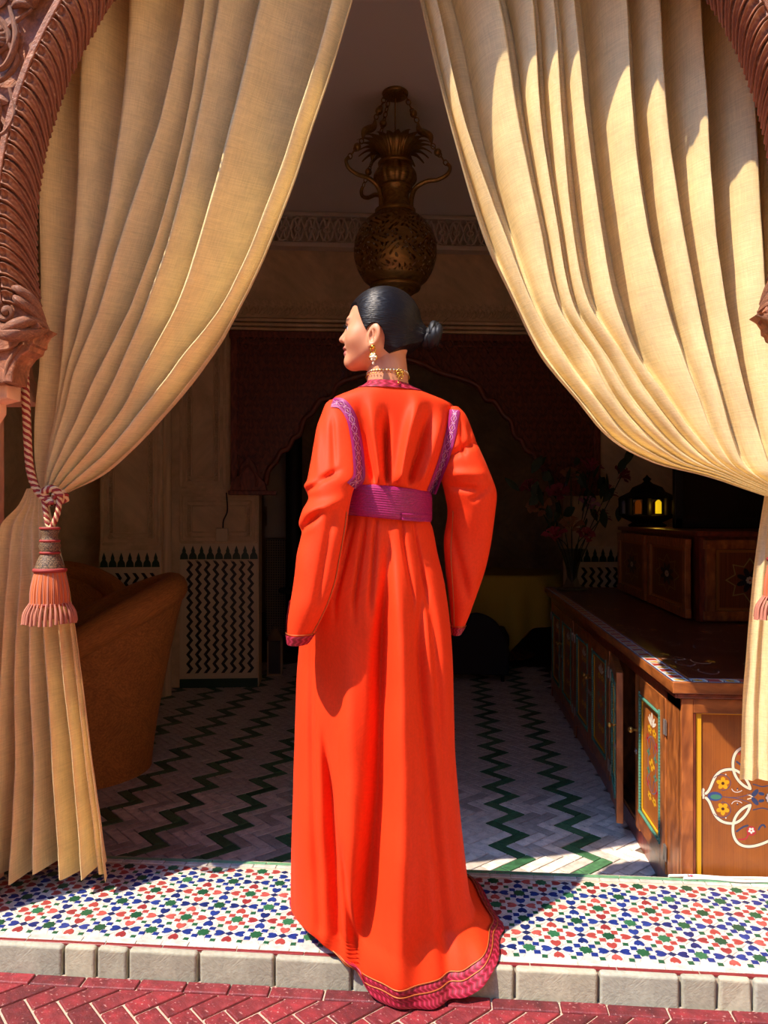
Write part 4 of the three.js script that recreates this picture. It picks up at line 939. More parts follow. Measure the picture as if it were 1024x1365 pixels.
const leftSleeve = sleeve('sleeve', SLEEVE_LEFT, 3, [[-0.2, 1.145, -0.11, 1.2, 0.008, -0.016], [-0.22, 1.045, -0.15, 1.1, 0.009, -0.022], [-0.215, 1.16, -0.14, 1.175, 0.008, 0.01], [-0.19, 1.09, -0.1, 1.13, 0.012, 0.012], [-0.12, 1.1, -0.16, 0.86, 0.01, -0.01], [-0.17, 1.36, -0.16, 1.2, 0.01, 0.008], [-0.13, 1.34, -0.12, 1.2, 0.008, -0.008]]);
const rightSleeve = sleeve('sleeve', SLEEVE_RIGHT, 9, [[0.16, 1.24, 0.25, 1.29, 0.009, -0.014], [0.17, 1.2, 0.26, 1.2, 0.012, 0.012], [0.165, 1.17, 0.25, 1.16, 0.009, -0.012], [0.2, 1.34, 0.21, 1.25, 0.006, -0.01], [0.225, 1.33, 0.235, 1.27, 0.006, -0.008], [0.23, 1.13, 0.28, 1.17, 0.008, -0.01], [0.17, 1.08, 0.23, 0.86, 0.012, -0.012]]);
// ribbons that lie on the cloth: the height of the cloth is found by looking at it from behind
person.updateMatrixWorld(true);
const feeler = new THREE.Raycaster(), feel = [robe, leftSleeve.m, rightSleeve.m], toLocal = person.matrixWorld.clone().invert();
function clothZ(x, y, guess) { const o = V(x, y, 0.6).applyMatrix4(person.matrixWorld), d = V(0, 0, -1).transformDirection(person.matrixWorld); feeler.set(o, d); const h = feeler.intersectObjects(feel, false)[0]; return h ? h.point.clone().applyMatrix4(toLocal).z : guess; }
function band(name, path, width, material, lift = 0.003, thick = 0.0025, parent = person, seg = 44) {
  const c = curveOf(path.map(([x, y]) => [x, y, 0])), cross = 6, z = [];
  for (let i = 0; i <= seg; i++) { const p = c.getPointAt(i / seg), t = c.getTangentAt(i / seg); z.push([]); for (let j = 0; j <= cross; j++) { const o = (j / cross - 0.5) * width; z[i].push([p.x - t.y * o, p.y + t.x * o, clothZ(p.x - t.y * o, p.y + t.x * o, i ? z[i - 1][j][2] : 0.02)]); } }
  for (let pass = 0; pass < 3; pass++) for (let i = 1; i < seg; i++) for (let j = 0; j <= cross; j++) z[i][j][2] = max(z[i][j][2], (z[i - 1][j][2] + z[i + 1][j][2]) / 2);
  const l = c.getLength();
  return mesh(name, sheet(cross, seg, (u, v) => { const q = z[Math.round(v * seg)][Math.round(u * cross)], e = 1 - pow(abs(u * 2 - 1), 6); return [q[0], q[1], q[2] + lift + thick * e, u, v * l / 0.1]; }), material, parent);
}
const braid = canvasTexture(128, 256, (g, w, h) => {
  g.fillStyle = '#981060'; g.fillRect(0, 0, w, h); g.fillStyle = '#8c0c58'; g.fillRect(0, 0, 16, h); g.fillRect(w - 16, 0, 16, h); g.fillStyle = '#7a1054'; g.fillRect(26, 0, w - 52, h);
  g.lineWidth = 4; for (let k = 0; k < 4; k++) { const y = k * 64; g.strokeStyle = '#c08ab0'; g.beginPath(); g.moveTo(30, y); g.lineTo(w - 30, y + 64); g.moveTo(w - 30, y); g.lineTo(30, y + 64); g.stroke(); g.strokeStyle = '#e6c79a'; g.beginPath(); g.moveTo(64, y - 12); g.lineTo(64, y + 12); g.moveTo(44, y + 32); g.lineTo(54, y + 32); g.moveTo(74, y + 32); g.lineTo(84, y + 32); g.stroke(); }
});
const braidMat = std({ map: braid, roughness: 0.6 });
const leftLine = [[-0.132, 1.379], [-0.108, 1.374], [-0.084, 1.342], [-0.07, 1.288], [-0.0625, 1.23], [-0.0625, 1.182], [-0.078, 1.162]];
const rightLine = [[0.188, 1.372], [0.18, 1.325], [0.165, 1.262], [0.146, 1.205], [0.126, 1.152]];
for (const line of [leftLine, rightLine]) {
  const b = band('armhole_braid', line, 0.027, braidMat);
  b.userData.label = 'purple braid band worked with pale crossed stitches';
}
// belt wound round the waist, finely corded, its end tucked over at the right
{
  const belt = mesh('belt', sheet(200, 60, (u, v) => {
    const a = u * 2 * PI, dip = -0.012 * (0.5 - 0.5 * cos(a)) * -1, h = lerp(1.166, 1.083, v) + 0.012 * -cos(a) * 0.9;
    const q = robePoint(u, -clamp(h, 1.09, 1.16), 0), l = hypot(cos(a), sin(a)), out = 0.009 + 0.0012 * abs(sin(v * PI * 14)) - 0.006 * pow(abs(v * 2 - 1), 8);
    const s = sin(a), c = cos(a), zc = 0.106, xm = 0.011, base = 0.114;
    const bx = xm + c * (base + out) * 0.97;
    return [bx, h, (s > 0 ? zc : 0.1) * s * 1.06 + s * out - (bx - 0.02) * 0.36, u * 0.7, v * 0.09];
  }, { closed: true }), magenta, person);
  belt.userData.label = 'wide corded purple belt';
  mesh('belt_end', sheet(14, 14, (u, v) => { const x = lerp(0.045, 0.118, u), s = sqrt(max(0.02, 1 - pow((x - 0.011) / 0.123, 2))); return [x, lerp(1.098, 1.079, v) - 0.004 * u, 0.119 * s + 0.006 + 0.002 * sin(v * 9) - (x - 0.02) * 0.36, u * 0.1, v * 0.02]; }), magenta, belt);
}
// braided edges: neckline, hem with gold cord, cuffs
{
  const neck = mesh('neckline_braid', sheet(120, 8, (u, v) => { const q = robePoint(u, K0 + lerp(-0.004, 0.0185, v) + 0.004 * (sin(u * 2 * PI) > 0 ? sin(u * 2 * PI) : 0), 0.0035 + 0.0012 * abs(sin(v * PI * 3))); return [q[0], q[1], q[2], u * 0.5, v * 0.03]; }, { closed: true }), crimson, person);
  neck.userData.label = 'crimson braid along the neckline';
  const hemBand = mesh('hem_braid', sheet(260, 14, (u, v) => { const k = KH - 0.0245 * (1 - v) * 1.0, q = robePoint(u, k, 0.003 + 0.002 * abs(sin(v * PI * 3))); return [q[0], q[1] + 0.002, q[2], u * 2.2, v * 0.05]; }, { closed: true }), crimson, person);
  hemBand.userData.label = 'crimson braid along the trailing hem';
  for (const o of [0.0255, 0.016]) { const pts = []; for (let i = 0; i < 140; i++) { const q = robePoint(i / 140, KH - o, 0.005); pts.push([q[0], q[1] + 0.002, q[2]]); } mesh('gold_cord', tube(pts, 0.0016, 420, 5, true), goldThread, hemBand); }
  for (const [s, v0] of [[leftSleeve, 0.962], [rightSleeve, 0.965]]) {
    const c = mesh('cuff_braid', sheet(60, 8, (u, v) => { const q = s.f(u, lerp(v0, 1, v), 0.003 + 0.001 * abs(sin(v * PI * 3))); return [q[0], q[1], q[2], u * 0.3, v * 0.03]; }, { closed: true }), crimson, person);
    c.userData.label = 'crimson braid round the cuff';
    const pts = []; for (let i = 0; i < 40; i++) pts.push(s.f(i / 40, v0 - 0.006, 0.003).slice(0, 3)); mesh('gold_cord', tube(pts, 0.0011, 120, 5, true), goldThread, c);
  }
  // crimson edge up the front of the left cuff, seam cords down both sleeves
  const edge = sheet(6, 40, (u, v) => { const q = leftSleeve.f(0.5 + (u - 0.5) * 0.1 + 0.02, lerp(0.83, 0.99, v), 0.003); return [q[0], q[1], q[2], u * 0.03, v * 0.1]; });
  mesh('cuff_edge_braid', edge, crimson, person);
  const seam = (s, u0, u1, a, b) => { const pts = []; for (let i = 0; i <= 40; i++) { const t = i / 40; pts.push(s.f(lerp(u0, u1, t), lerp(a, b, t), 0.0015).slice(0, 3)); } mesh('seam_cord', tube(pts, 0.0013, 80, 5), goldThread, person); };
  seam(leftSleeve, 0.06, 0.08, 0.48, 0.97); seam(rightSleeve, 0.40, 0.36, 0.45, 0.96);
}

// ------------------------------------------------------------------ painted cabinets along the right side
const cedarMap = woodMap([184, 108, 50], [120, 64, 28], 91, 5);
const cedar = phys({ map: repeated(cedarMap, 1.6), roughness: 0.38, clearcoat: 0.25, clearcoatRoughness: 0.3, bumpMap: repeated(cedarMap, 1.6), bumpScale: 0.0006 });
const cedarAcross = phys({ map: (() => { const t = repeated(cedarMap, 1.6); t.rotation = PI / 2; return t; })(), roughness: 0.38, clearcoat: 0.25, clearcoatRoughness: 0.3 });
const cedarRed = phys({ map: repeated(woodMap([136, 60, 34], [88, 34, 20], 97, 5), 1.6), roughness: 0.35, clearcoat: 0.3, clearcoatRoughness: 0.3 });
const yellowPaint = std({ color: 0xd9a21c, roughness: 0.5 }), greenPaint = std({ color: 0x4f8672, roughness: 0.55 }), bareWood = std({ map: repeated(cedarMap, 1.6), roughness: 0.85 });
const brass = std({ color: 0xc9a050, metalness: 0.9, roughness: 0.3 }), steel = std({ color: 0xa8a29a, metalness: 0.8, roughness: 0.4 });
const woodGround = (g, w, h, a, b, seed) => { const r = random(seed); g.fillStyle = a; g.fillRect(0, 0, w, h); for (let i = 0; i < 500; i++) { g.globalAlpha = 0.05 + r() * 0.1; g.strokeStyle = r() < 0.6 ? b : '#c27a3c'; g.lineWidth = 1 + r() * 3; const x = r() * w; g.beginPath(); g.moveTo(x, 0); g.bezierCurveTo(x + (r() - 0.5) * 40, h * 0.3, x + (r() - 0.5) * 40, h * 0.6, x + (r() - 0.5) * 30, h); g.stroke(); } g.globalAlpha = 1; };
const flower = (g, x, y, r, petals, fill, heart) => { g.fillStyle = fill; for (let k = 0; k < petals; k++) { const a = k * 2 * PI / petals - PI / 2; g.beginPath(); g.ellipse(x + cos(a) * r * 0.6, y + sin(a) * r * 0.6, r * 0.48, r * 0.36, a, 0, 7); g.fill(); } g.fillStyle = heart; g.beginPath(); g.arc(x, y, r * 0.26, 0, 7); g.fill(); };
const curl = (g, pts, w, c) => { g.strokeStyle = c; g.lineWidth = w; g.lineCap = 'round'; g.lineJoin = 'round'; g.beginPath(); g.moveTo(pts[0], pts[1]); for (let i = 2; i < pts.length; i += 6) g.bezierCurveTo(pts[i], pts[i + 1], pts[i + 2], pts[i + 3], pts[i + 4], pts[i + 5]); g.stroke(); };
// half of the interlaced strap ornament, mirrored left to right
const endPaint = canvasTexture(1024, 1550, (g, W, H) => {
  woodGround(g, W, H, '#96541f', '#5f300f', 3); { const r = random(12); for (let i = 0; i < 260; i++) { g.globalAlpha = 0.05; g.fillStyle = r() < 0.5 ? '#5a2a10' : '#b9702f'; g.beginPath(); g.ellipse(r() * W, r() * H, 20 + r() * 60, 60 + r() * 160, 0, 0, 7); g.fill(); } g.globalAlpha = 1; }
  const s = W / 1550, cy = 940;
  for (const m of [1, -1]) {
    g.save(); g.scale(s, s); g.translate(0, 0);
    if (m < 0) { g.translate(1550, 0); g.scale(-1, 1); }
    g.translate(-125, cy - 585);
    for (const v of [1, -1]) {
      g.save(); if (v < 0) { g.translate(0, 1170); g.scale(1, -1); }
      const strap = [[[185, 555, 270, 480, 230, 270, 470, 275, 560, 280, 640, 400, 665, 490, 600, 480, 480, 400, 475, 230, 470, 60, 620, -60, 890, 120]]];
      for (const [w, c] of [[42, '#4a3a3c'], [30, '#efe0c2']]) { curl(g, [180, 560, 270, 500, 230, 270, 470, 278, 560, 285, 650, 400, 668, 492, 590, 470, 478, 380, 478, 220, 478, 40, 600, -60, 900, 110], w, c); }
      flower(g, 368, 440, 68, 5, '#e0a416', '#4a2410');
      curl(g, [270, 380, 330, 320, 420, 330, 450, 410, 470, 480, 380, 540, 350, 510], 8, '#4c4a6e');
      curl(g, [465, 500, 490, 550, 540, 540, 575, 515], 9, '#cfd0cf'); curl(g, [700, 440, 760, 450, 780, 480, 860, 450], 12, '#2c3f66'); curl(g, [735, 530, 700, 600, 670, 600, 640, 610], 12, '#e8dcc0');
      flower(g, 400, 350, 20, 1, '#e8e4da', '#2c3f66'); flower(g, 528, 510, 22, 1, '#2c3f66', '#e8e4da');
      g.fillStyle = '#2c3f66'; g.beginPath(); g.ellipse(720, 540, 55, 26, -0.9, 0, 7); g.fill(); g.beginPath(); g.ellipse(790, 545, 34, 18, 0.2, 0, 7); g.fill();
      for (let k = 0; k < 6; k++) curl(g, [680, 200, 680 + 50 * cos(k), 200 + 50 * sin(k), 680 + 60 * cos(k + 0.7), 200 + 60 * sin(k + 0.7), 680 + 45 * cos(k + 1.2), 200 + 45 * sin(k + 1.2)], 14, '#b3243a');
      curl(g, [640, 260, 580, 250, 540, 200, 520, 190], 20, '#2c3f66'); curl(g, [760, 220, 790, 290, 820, 280, 830, 250], 20, '#2c3f66'); curl(g, [540, 100, 640, 90, 650, 150, 640, 190], 16, '#b3243a');
      flower(g, 680, 205, 34, 5, '#f1e6d8', '#c43048');
      g.restore();
    }
    g.fillStyle = '#2f4a80'; g.beginPath(); g.ellipse(280, 590, 80, 52, 0, 0, 7); g.fill(); g.fillStyle = '#3f8268'; g.beginPath(); g.ellipse(290, 596, 60, 28, 0, 0, 7); g.fill();
    curl(g, [350, 590, 450, 600, 540, 610, 680, 545], 8, '#4c4a6e'); curl(g, [430, 600, 520, 600, 600, 620, 680, 660], 8, '#4c4a6e');
    for (const [x, y] of [[150, 550], [150, 610], [130, 580]]) flower(g, x, y, 46, 1, '#efe0c2', '#efe0c2');
    g.fillStyle = '#3a2a2a'; g.beginPath(); g.arc(900, 590, 70, 0, 7); g.fill(); flower(g, 900, 590, 60, 8, '#b9b2b6', '#2c3f66');
    g.restore();
  }
});
const doorPaint = canvasTexture(384, 1024, (g, W, H) => {
  woodGround(g, W, H, '#a85c22', '#74380f', 9);
  const c = W / 2;
  g.fillStyle = '#efe6d6'; for (const [x, y, a] of [[c - 26, 150, -0.5], [c + 26, 150, 0.5], [c, 120, 0], [c - 40, 170, -0.9], [c + 40, 170, 0.9]]) { g.beginPath(); g.ellipse(x, y, 12, 42, a, 0, 7); g.fill(); }
  for (const v of [1, -1]) {
    g.save(); if (v < 0) { g.translate(0, H); g.scale(1, -1); }
    for (const m of [-1, 1]) {
      flower(g, c + m * 42, 235, 34, 5, '#e6ac1c', '#6b3a10'); flower(g, c + m * 80, 330, 36, 3, '#b8322c', '#7a1c1c'); flower(g, c + m * 62, 440, 30, 4, '#4a8a6a', '#2b5a4a');
      curl(g, [c, 280, c + m * 60, 300, c + m * 110, 360, c + m * 60, 400, c + m * 20, 430, c + m * 90, 470, c + m * 70, 512], 7, '#6c6a8e');
      curl(g, [c + m * 10, 300, c + m * 30, 340, c + m * 20, 380, c + m * 40, 400], 8, '#33497c');
    }
    g.restore();
  }
  flower(g, c, 512, 48, 4, '#e6ac1c', '#8a4a10');
});
const topPaint = canvasTexture(1024, 512, (g, W, H) => {
  g.fillStyle = '#4d2115'; g.fillRect(0, 0, W, H); const r = random(8);
  for (let k = 0; k < 40; k++) { const x = r() * W, y = r() * H, a = r() * 6; curl(g, [x, y, x + 60 * cos(a), y + 60 * sin(a), x + 90 * cos(a + 1), y + 60 * sin(a + 1), x + 70 * cos(a + 2), y + 40 * sin(a + 2)], 4, ['#c9b09c', '#9a8a90', '#aa7a62'][k % 3]); if (k % 4 === 0) flower(g, x, y, 16, 5, '#b9851c', '#5a3010'); }
});
const edgePaint = canvasTexture(512, 64, (g, W, H) => {
  g.fillStyle = '#2a4f86'; g.fillRect(0, 0, W, H);
  for (let k = 0; k < 8; k++) { const x = k * 64; g.fillStyle = '#e8e2d2'; g.fillRect(x, 6, 64, 52); g.fillStyle = k % 2 ? '#a93a2c' : '#8fb0c4'; g.fillRect(x + 5, 10, 54, 44); if (k % 2 === 0) flower(g, x + 32, 32, 20, 5, '#e0a416', '#7a4a10'); g.strokeStyle = '#223a6a'; g.lineWidth = 4; g.beginPath(); g.moveTo(x, 6); g.lineTo(x + 10, 32); g.lineTo(x, 58); g.stroke(); }
});
const CX = 0.706, CZ = -2.42, CTOP = 0.551;       // long face, end face, underside of the worktop
{
  const bodyBox = (z0, z1, name, label) => {
    const t = thing(name, label, 'cabinet', [CX, ROOM_FLOOR, z0], 0, 'painted cabinet units under the long worktop');
    return t;
  };
  const long = z => z;
  // one framed door with a painted panel; local x runs along its width from the hinge, y up, z outwards
  const door = (parent, w, h, label) => {
    const d = new THREE.Group(); d.name = numbered('door'); parent.add(d); if (label) d.userData.label = label;
    const st = 0.062, bx = (name, a, b, c, x, y, z, m, r = 0.003) => mesh(name, put(box(a, b, c, r), x, y, z), m, d);
    bx('stile', st, h, 0.026, st / 2, h / 2, 0, cedar); bx('stile', st, h, 0.026, w - st / 2, h / 2, 0, cedar);
    bx('rail', w - 2 * st, st, 0.026, w / 2, st / 2 + 0.01, 0, cedarAcross); bx('rail', w - 2 * st, st, 0.026, w / 2, h - st / 2, 0, cedarAcross);
    const pw = w - 2 * st, ph = h - 2 * st - 0.01;
    const panel = new THREE.PlaneGeometry(pw, ph); mesh('painted_panel', panel.translate(w / 2, h / 2 + 0.005, 0.003), doorMat, d);
    mesh('panel_back', put(box(pw, ph, 0.008), w / 2, h / 2 + 0.005, -0.003), bareWood, d);
    const bead = [], x0 = st, x1 = w - st, y0 = st + 0.01, y1 = h - st;
    for (let y = y0; y < y1; y += 0.011) for (const x of [x0 + 0.006, x1 - 0.006]) bead.push(put(new THREE.CylinderGeometry(0.0055, 0.0055, 0.009, 8), x, y + 0.005, 0.012));
    for (let x = x0; x < x1; x += 0.011) for (const y of [y0 + 0.006, y1 - 0.006]) bead.push(put(new THREE.CylinderGeometry(0.0055, 0.0055, 0.009, 8), x + 0.005, y, 0.012, 0, 0, PI / 2));
    mesh('beading', merged(bead), greenPaint, d);
    mesh('yellow_line', merged([put(box(0.009, y1 - y0 - 0.024, 0.004, 0.001), x0 + 0.017, (y0 + y1) / 2, 0.006), put(box(0.009, y1 - y0 - 0.024, 0.004, 0.001), x1 - 0.017, (y0 + y1) / 2, 0.006), put(box(x1 - x0 - 0.03, 0.009, 0.004, 0.001), w / 2, y1 - 0.017, 0.006), put(box(x1 - x0 - 0.03, 0.009, 0.004, 0.001), w / 2, y0 + 0.017, 0.006)]), yellowPaint, d);
    mesh('knob', put(lathe([[0, 0], [0.006, 0.001], [0.004, 0.008], [0.0045, 0.014], [0.011, 0.02], [0.012, 0.026], [0.007, 0.032], [0, 0.033]], 16), w - 0.028, h * 0.64, 0.012, PI / 2), brass, d);
    mesh('latch', put(lathe([[0, 0], [0.011, 0.001], [0.012, 0.006], [0.004, 0.008], [0, 0.012]], 14), w - 0.026, h * 0.5, 0.012, PI / 2), steel, d);
    for (const y of [h * 0.13, h * 0.84]) mesh('hinge', merged([put(new THREE.CylinderGeometry(0.0045, 0.0045, 0.05, 8), 0.001, y, 0.015), put(box(0.02, 0.05, 0.003), -0.009, y, 0.0145)]), steel, d);
    return d;
  };
  const doorMat = phys({ map: doorPaint, roughness: 0.4, clearcoat: 0.25, clearcoatRoughness: 0.35 });
  const place = (d, z, turn) => { d.position.set(0.009, 0.07, z); d.rotation.y = -PI / 2 + turn; };
  const carcass = (t, len, i) => {
    mesh('carcass', merged([put(box(0.02, 0.68, len), 1.1, 0.34, -len / 2), put(box(1.1, 0.02, len), 0.56, 0.07, -len / 2), put(box(1.1, 0.02, len - 0.001), 0.56, 0.664, -len / 2), put(box(1.1, 0.64, 0.02), 0.56, 0.345, -len + 0.011)]), bareWood, t);
    mesh('plinth', put(box(0.03, 0.065, len), 0.022, 0.0335, -len / 2), cedarRed, t);
    mesh('top_rail', put(box(0.03, 0.04, len, 0.003), 0.015, 0.662, -len / 2), cedarRed, t);
  };
  const h = 0.575;
  // nearest unit: end panel facing the courtyard, a closed painted door and one standing ajar
  const a = thing('cabinet', 'cabinet unit nearest the threshold, with sunlit painted end panel and one door ajar', 'cabinet', [CX, ROOM_FLOOR, CZ], 0, 'painted cabinet units under the long worktop');
  carcass(a, 1.0);
  mesh('corner_post', put(box(0.03, 0.684, 0.14, 0.004), 0.015, 0.342, -0.082), cedar, a);
  mesh('post', put(box(0.03, 0.684, 0.03, 0.003), 0.015, 0.342, -0.985), cedar, a);
  const da = door(a, 0.405, h, 'sunlit door painted with flowers between green beading'); place(da, -0.158, 0); da.scale.x = -1;
  const db = door(a, 0.405, h, 'door standing ajar'); db.position.set(0.004, 0.07, -0.97); db.rotation.y = -PI / 2; 
  db.rotation.y = -PI / 2 - 9 * PI / 180;
  { const end = new THREE.Group(); end.name = numbered('end_panel'); a.add(end);
    const bx = (name, w, hh, d, x, y, z, m, r = 0.003) => mesh(name, put(box(w, hh, d, r), x, y, z), m, end);
    bx('stile', 0.036, 0.684, 0.03, 0.018, 0.342, -0.008, cedar); bx('groove', 0.012, 0.62, 0.012, 0.043, 0.33, -0.012, cedarRed); bx('stile', 0.016, 0.62, 0.022, 0.036, 0.33, -0.006, cedarRed);
    bx('rail', 1.1, 0.045, 0.03, 0.585, 0.662, -0.008, cedarAcross); bx('rail', 1.1, 0.02, 0.024, 0.585, 0.648, -0.01, cedarRed);
    bx('yellow_line', 0.016, 0.62, 0.006, 0.0535, 0.33, -0.004, yellowPaint, 0.001); bx('yellow_line', 0.44, 0.006, 0.006, 0.275, 0.638, -0.004, yellowPaint, 0.001);
    const pm = phys({ map: endPaint, roughness: 0.36, clearcoat: 0.25, clearcoatRoughness: 0.3 });
    // ornament centred 0.345 above the floor: the painted sheet is 0.416 wide and 0.63 high
    mesh('painted_panel', new THREE.PlaneGeometry(0.416, 0.63).translate(0.0615 + 0.208, 0.3225, -0.0065), pm, end);
    mesh('panel_back', put(box(1.12, 0.68, 0.012), 0.58, 0.34, -0.016), cedarRed, end);
    bx('stile', 0.09, 0.684, 0.03, 0.53, 0.342, -0.008, cedar);
  }
  const b = thing('cabinet', 'middle cabinet unit in shade, its two flower-painted doors shut', 'cabinet', [CX, ROOM_FLOOR, CZ - 1.0], 0, 'painted cabinet units under the long worktop');
  carcass(b, 1.0);
  for (const z of [-0.021, -0.978]) mesh('post', put(box(0.03, 0.684, 0.04, 0.003), 0.015, 0.342, z), cedar, b);
  const b1 = door(b, 0.46, h); place(b1, -0.045, 0); b1.scale.x = -1; const b2 = door(b, 0.46, h); b2.position.set(0.009, 0.07, -0.965); b2.rotation.y = -PI / 2; 
  const c = b.clone(); c.name = numbered('cabinet'); scene.add(c); c.position.z = CZ - 2.0; c.userData.label = 'farthest cabinet unit, lost in the dark near the tiled wall';
  // worktop
  const top = thing('worktop', 'long dark-red wooden worktop with a painted checkered border, over the cabinet units', 'worktop', [0.676, CTOP, -2.398]);
  mesh('board', put(box(1.2, 0.036, 3.15, 0.004), 0.6, 0.018, -1.575), cedarAcross, top);
  mesh('moulding', merged([put(box(0.056, 0.0155, 3.1, 0.004), 0.037, -0.0078, -1.56), put(box(1.17, 0.0155, 0.05, 0.004), 0.6, -0.0078, -0.032)]), cedarRed, top);
  const flat = (w, d, x, z, m, ru, rv, turn) => { const g = new THREE.PlaneGeometry(w, d); g.rotateX(-PI / 2); const uv = g.attributes.uv; for (let i = 0; i < uv.count; i++) uv.setXY(i, turn ? uv.getY(i) * ru : uv.getX(i) * ru, turn ? uv.getX(i) * rv : uv.getY(i) * rv); return g.translate(x, 0.0365, z); };
  const edgeMat = phys({ map: edgePaint, roughness: 0.4, clearcoat: 0.25 }), topMat = phys({ map: topPaint, roughness: 0.32, clearcoat: 0.35, clearcoatRoughness: 0.3 });
  mesh('painted_border', merged([flat(0.056, 3.08, 0.0295, -1.55, edgeMat, 8, 1, true), flat(1.12, 0.056, 0.62, -0.0295, edgeMat, 3, 1, false)]), edgeMat, top);
  mesh('painted_field', flat(1.12, 3.0, 0.625, -1.565, topMat, 1.1, 4, false), topMat, top);
  // low painted chest standing on the worktop
  const chest = thing('chest', 'low painted wooden chest standing on the worktop, star ornament on its dark front', 'chest', [1.168, CTOP + 0.0375, -3.74]);
  const hh = 0.43;
  mesh('lid', put(box(0.7, 0.025, 1.72, 0.006), 0.345, hh - 0.0125, -0.85), cedarRed, chest);
  mesh('carcass', put(box(0.66, hh - 0.026, 1.66), 0.345, (hh - 0.026) / 2, -0.85), cedarRed, chest);
  const starPaint = canvasTexture(512, 512, (g, W, H) => { woodGround(g, W, H, '#7a3d1c', '#4a2210', 21); g.strokeStyle = '#a8642a'; g.lineWidth = 14; g.strokeRect(20, 20, W - 40, H - 40); g.lineWidth = 9; g.strokeStyle = '#a58a50'; g.beginPath(); for (let k = 0; k <= 16; k++) { const a = k * PI / 8, q = k % 2 ? 120 : 180; g[k ? 'lineTo' : 'moveTo'](256 + q * cos(a), 256 + q * sin(a)); } g.stroke(); for (let k = 0; k < 8; k++) { const a = k * PI / 4 + 0.4; g.fillStyle = '#1e1c26'; g.beginPath(); g.ellipse(256 + 62 * cos(a), 256 + 62 * sin(a), 44, 20, a, 0, 7); g.fill(); } flower(g, 256, 256, 30, 8, '#c9b7a0', '#a04030'); });
  const starMat = phys({ map: starPaint, roughness: 0.4, clearcoat: 0.3 });
  for (const [x, z, turn, w] of [[0.24, 0.0025, 0, 0.36], [-0.0125, -0.42, -PI / 2, 0.66], [-0.0125, -1.2, -PI / 2, 0.66]]) {
    const p = new THREE.Group(); p.name = numbered('front_panel'); chest.add(p); p.position.set(x, 0.2, z - (turn ? 0 : 0.02)); p.rotation.y = turn;
    mesh('painted_field', new THREE.PlaneGeometry(w - 0.05, 0.29).translate(0, 0, 0.014), starMat, p);
    mesh('frame', merged([put(box(w + 0.06, 0.045, 0.03, 0.004), 0, 0.168, 0.012), put(box(w + 0.06, 0.045, 0.03, 0.004), 0, -0.168, 0.012), put(box(0.045, 0.3, 0.03, 0.004), -w / 2, 0, 0.012), put(box(0.045, 0.3, 0.03, 0.004), w / 2, 0, 0.012)]), cedar, p);
    mesh('gilt_line', merged([put(box(w - 0.05, 0.006, 0.006), 0, 0.14, 0.016), put(box(w - 0.05, 0.006, 0.006), 0, -0.14, 0.016), put(box(0.006, 0.28, 0.006), -w / 2 + 0.028, 0, 0.016), put(box(0.006, 0.28, 0.006), w / 2 - 0.028, 0, 0.016)]), std({ color: 0xa9702c, roughness: 0.4 }), p);
  }
  // dark glossy panel standing on the chest
  const scr = thing('television', 'dark switched-off flat screen in a black frame standing on the painted chest', 'television', [1.3, CTOP + 0.0375 + 0.4305, -4.6]);
  mesh('frame', merged([put(box(0.56, 0.06, 0.05, 0.006), 0.28, 0.03, 0), put(box(0.56, 0.05, 0.05, 0.006), 0.28, 0.6, 0), put(box(0.05, 0.62, 0.05, 0.006), 0.025, 0.31, 0), put(box(0.05, 0.62, 0.05, 0.006), 0.535, 0.31, 0)]), std({ color: 0x120d0a, roughness: 0.5 }), scr);
  mesh('pane', put(box(0.47, 0.54, 0.012), 0.28, 0.32, 0), phys({ color: 0x1a1712, roughness: 0.15 }), scr);
}
// ------------------------------------------------------------------ small lit lantern, vase of flowers
{
  const iron = std({ color: 0x17120d, metalness: 0.6, roughness: 0.5 }), t = thing('lantern', 'small black octagonal table lantern with one glowing yellow pane', 'lantern', [1.3, CTOP + 0.0375 + 0.4305, -5.2]);
  const R = 0.17;
  mesh('base', put(lathe([[0, 0], [0.12, 0], [0.13, 0.012], [0.1, 0.03], [0.17, 0.06], [0.185, 0.07], [0.18, 0.08], [0, 0.08]], 8), 0, 0, 0), iron, t);
  mesh('roof', lathe([[0.2, 0.185], [0.185, 0.2], [0.12, 0.23], [0.1, 0.26], [0.04, 0.285], [0.02, 0.3], [0.03, 0.315], [0.012, 0.33], [0, 0.345]], 8), iron, t);
  const tint = [0x6a4a2a, 0x7a4a1a, 0xf2d23a, 0xc87a20, 0x8a8fa0, 0x6a4a2a, 0x5a3a20, 0x6a2a20];
  for (let k = 0; k < 8; k++) {
    const a = k * PI / 4 + PI / 8;
    mesh('post', put(new THREE.CylinderGeometry(0.022, 0.022, 0.11, 10), R * 0.94 * cos(a), 0.132, R * 0.94 * sin(a)), iron, t);
    const b = k * PI / 4, glow = k === 2;
    const arched = new THREE.Shape(); arched.moveTo(-0.02, -0.045); arched.lineTo(0.02, -0.045); arched.lineTo(0.02, 0.026); arched.quadraticCurveTo(0.014, 0.04, 0, 0.044); arched.quadraticCurveTo(-0.014, 0.04, -0.02, 0.026);
    const m = mesh('lit_pane', slab(arched, 0.004), glow ? std({ color: 0x6a5a10, emissive: 0xffd21c, emissiveIntensity: 0.6, roughness: 0.5 }) : phys({ color: tint[k], roughness: 0.3, emissive: k === 3 ? 0xd06a10 : 0x000000, emissiveIntensity: 0.03 }), t);
    m.position.set(R * 0.93 * cos(b), 0.132, R * 0.93 * sin(b)); m.rotation.y = PI / 2 - b;
  }
  t.rotation.y = 0.2;
  const lamp = new THREE.PointLight(0xffc040, 0.02); lamp.position.set(1.3, 1.15, -4.99); lamp.castShadow = true; lamp.shadow.radius = 1; scene.add(lamp);
}
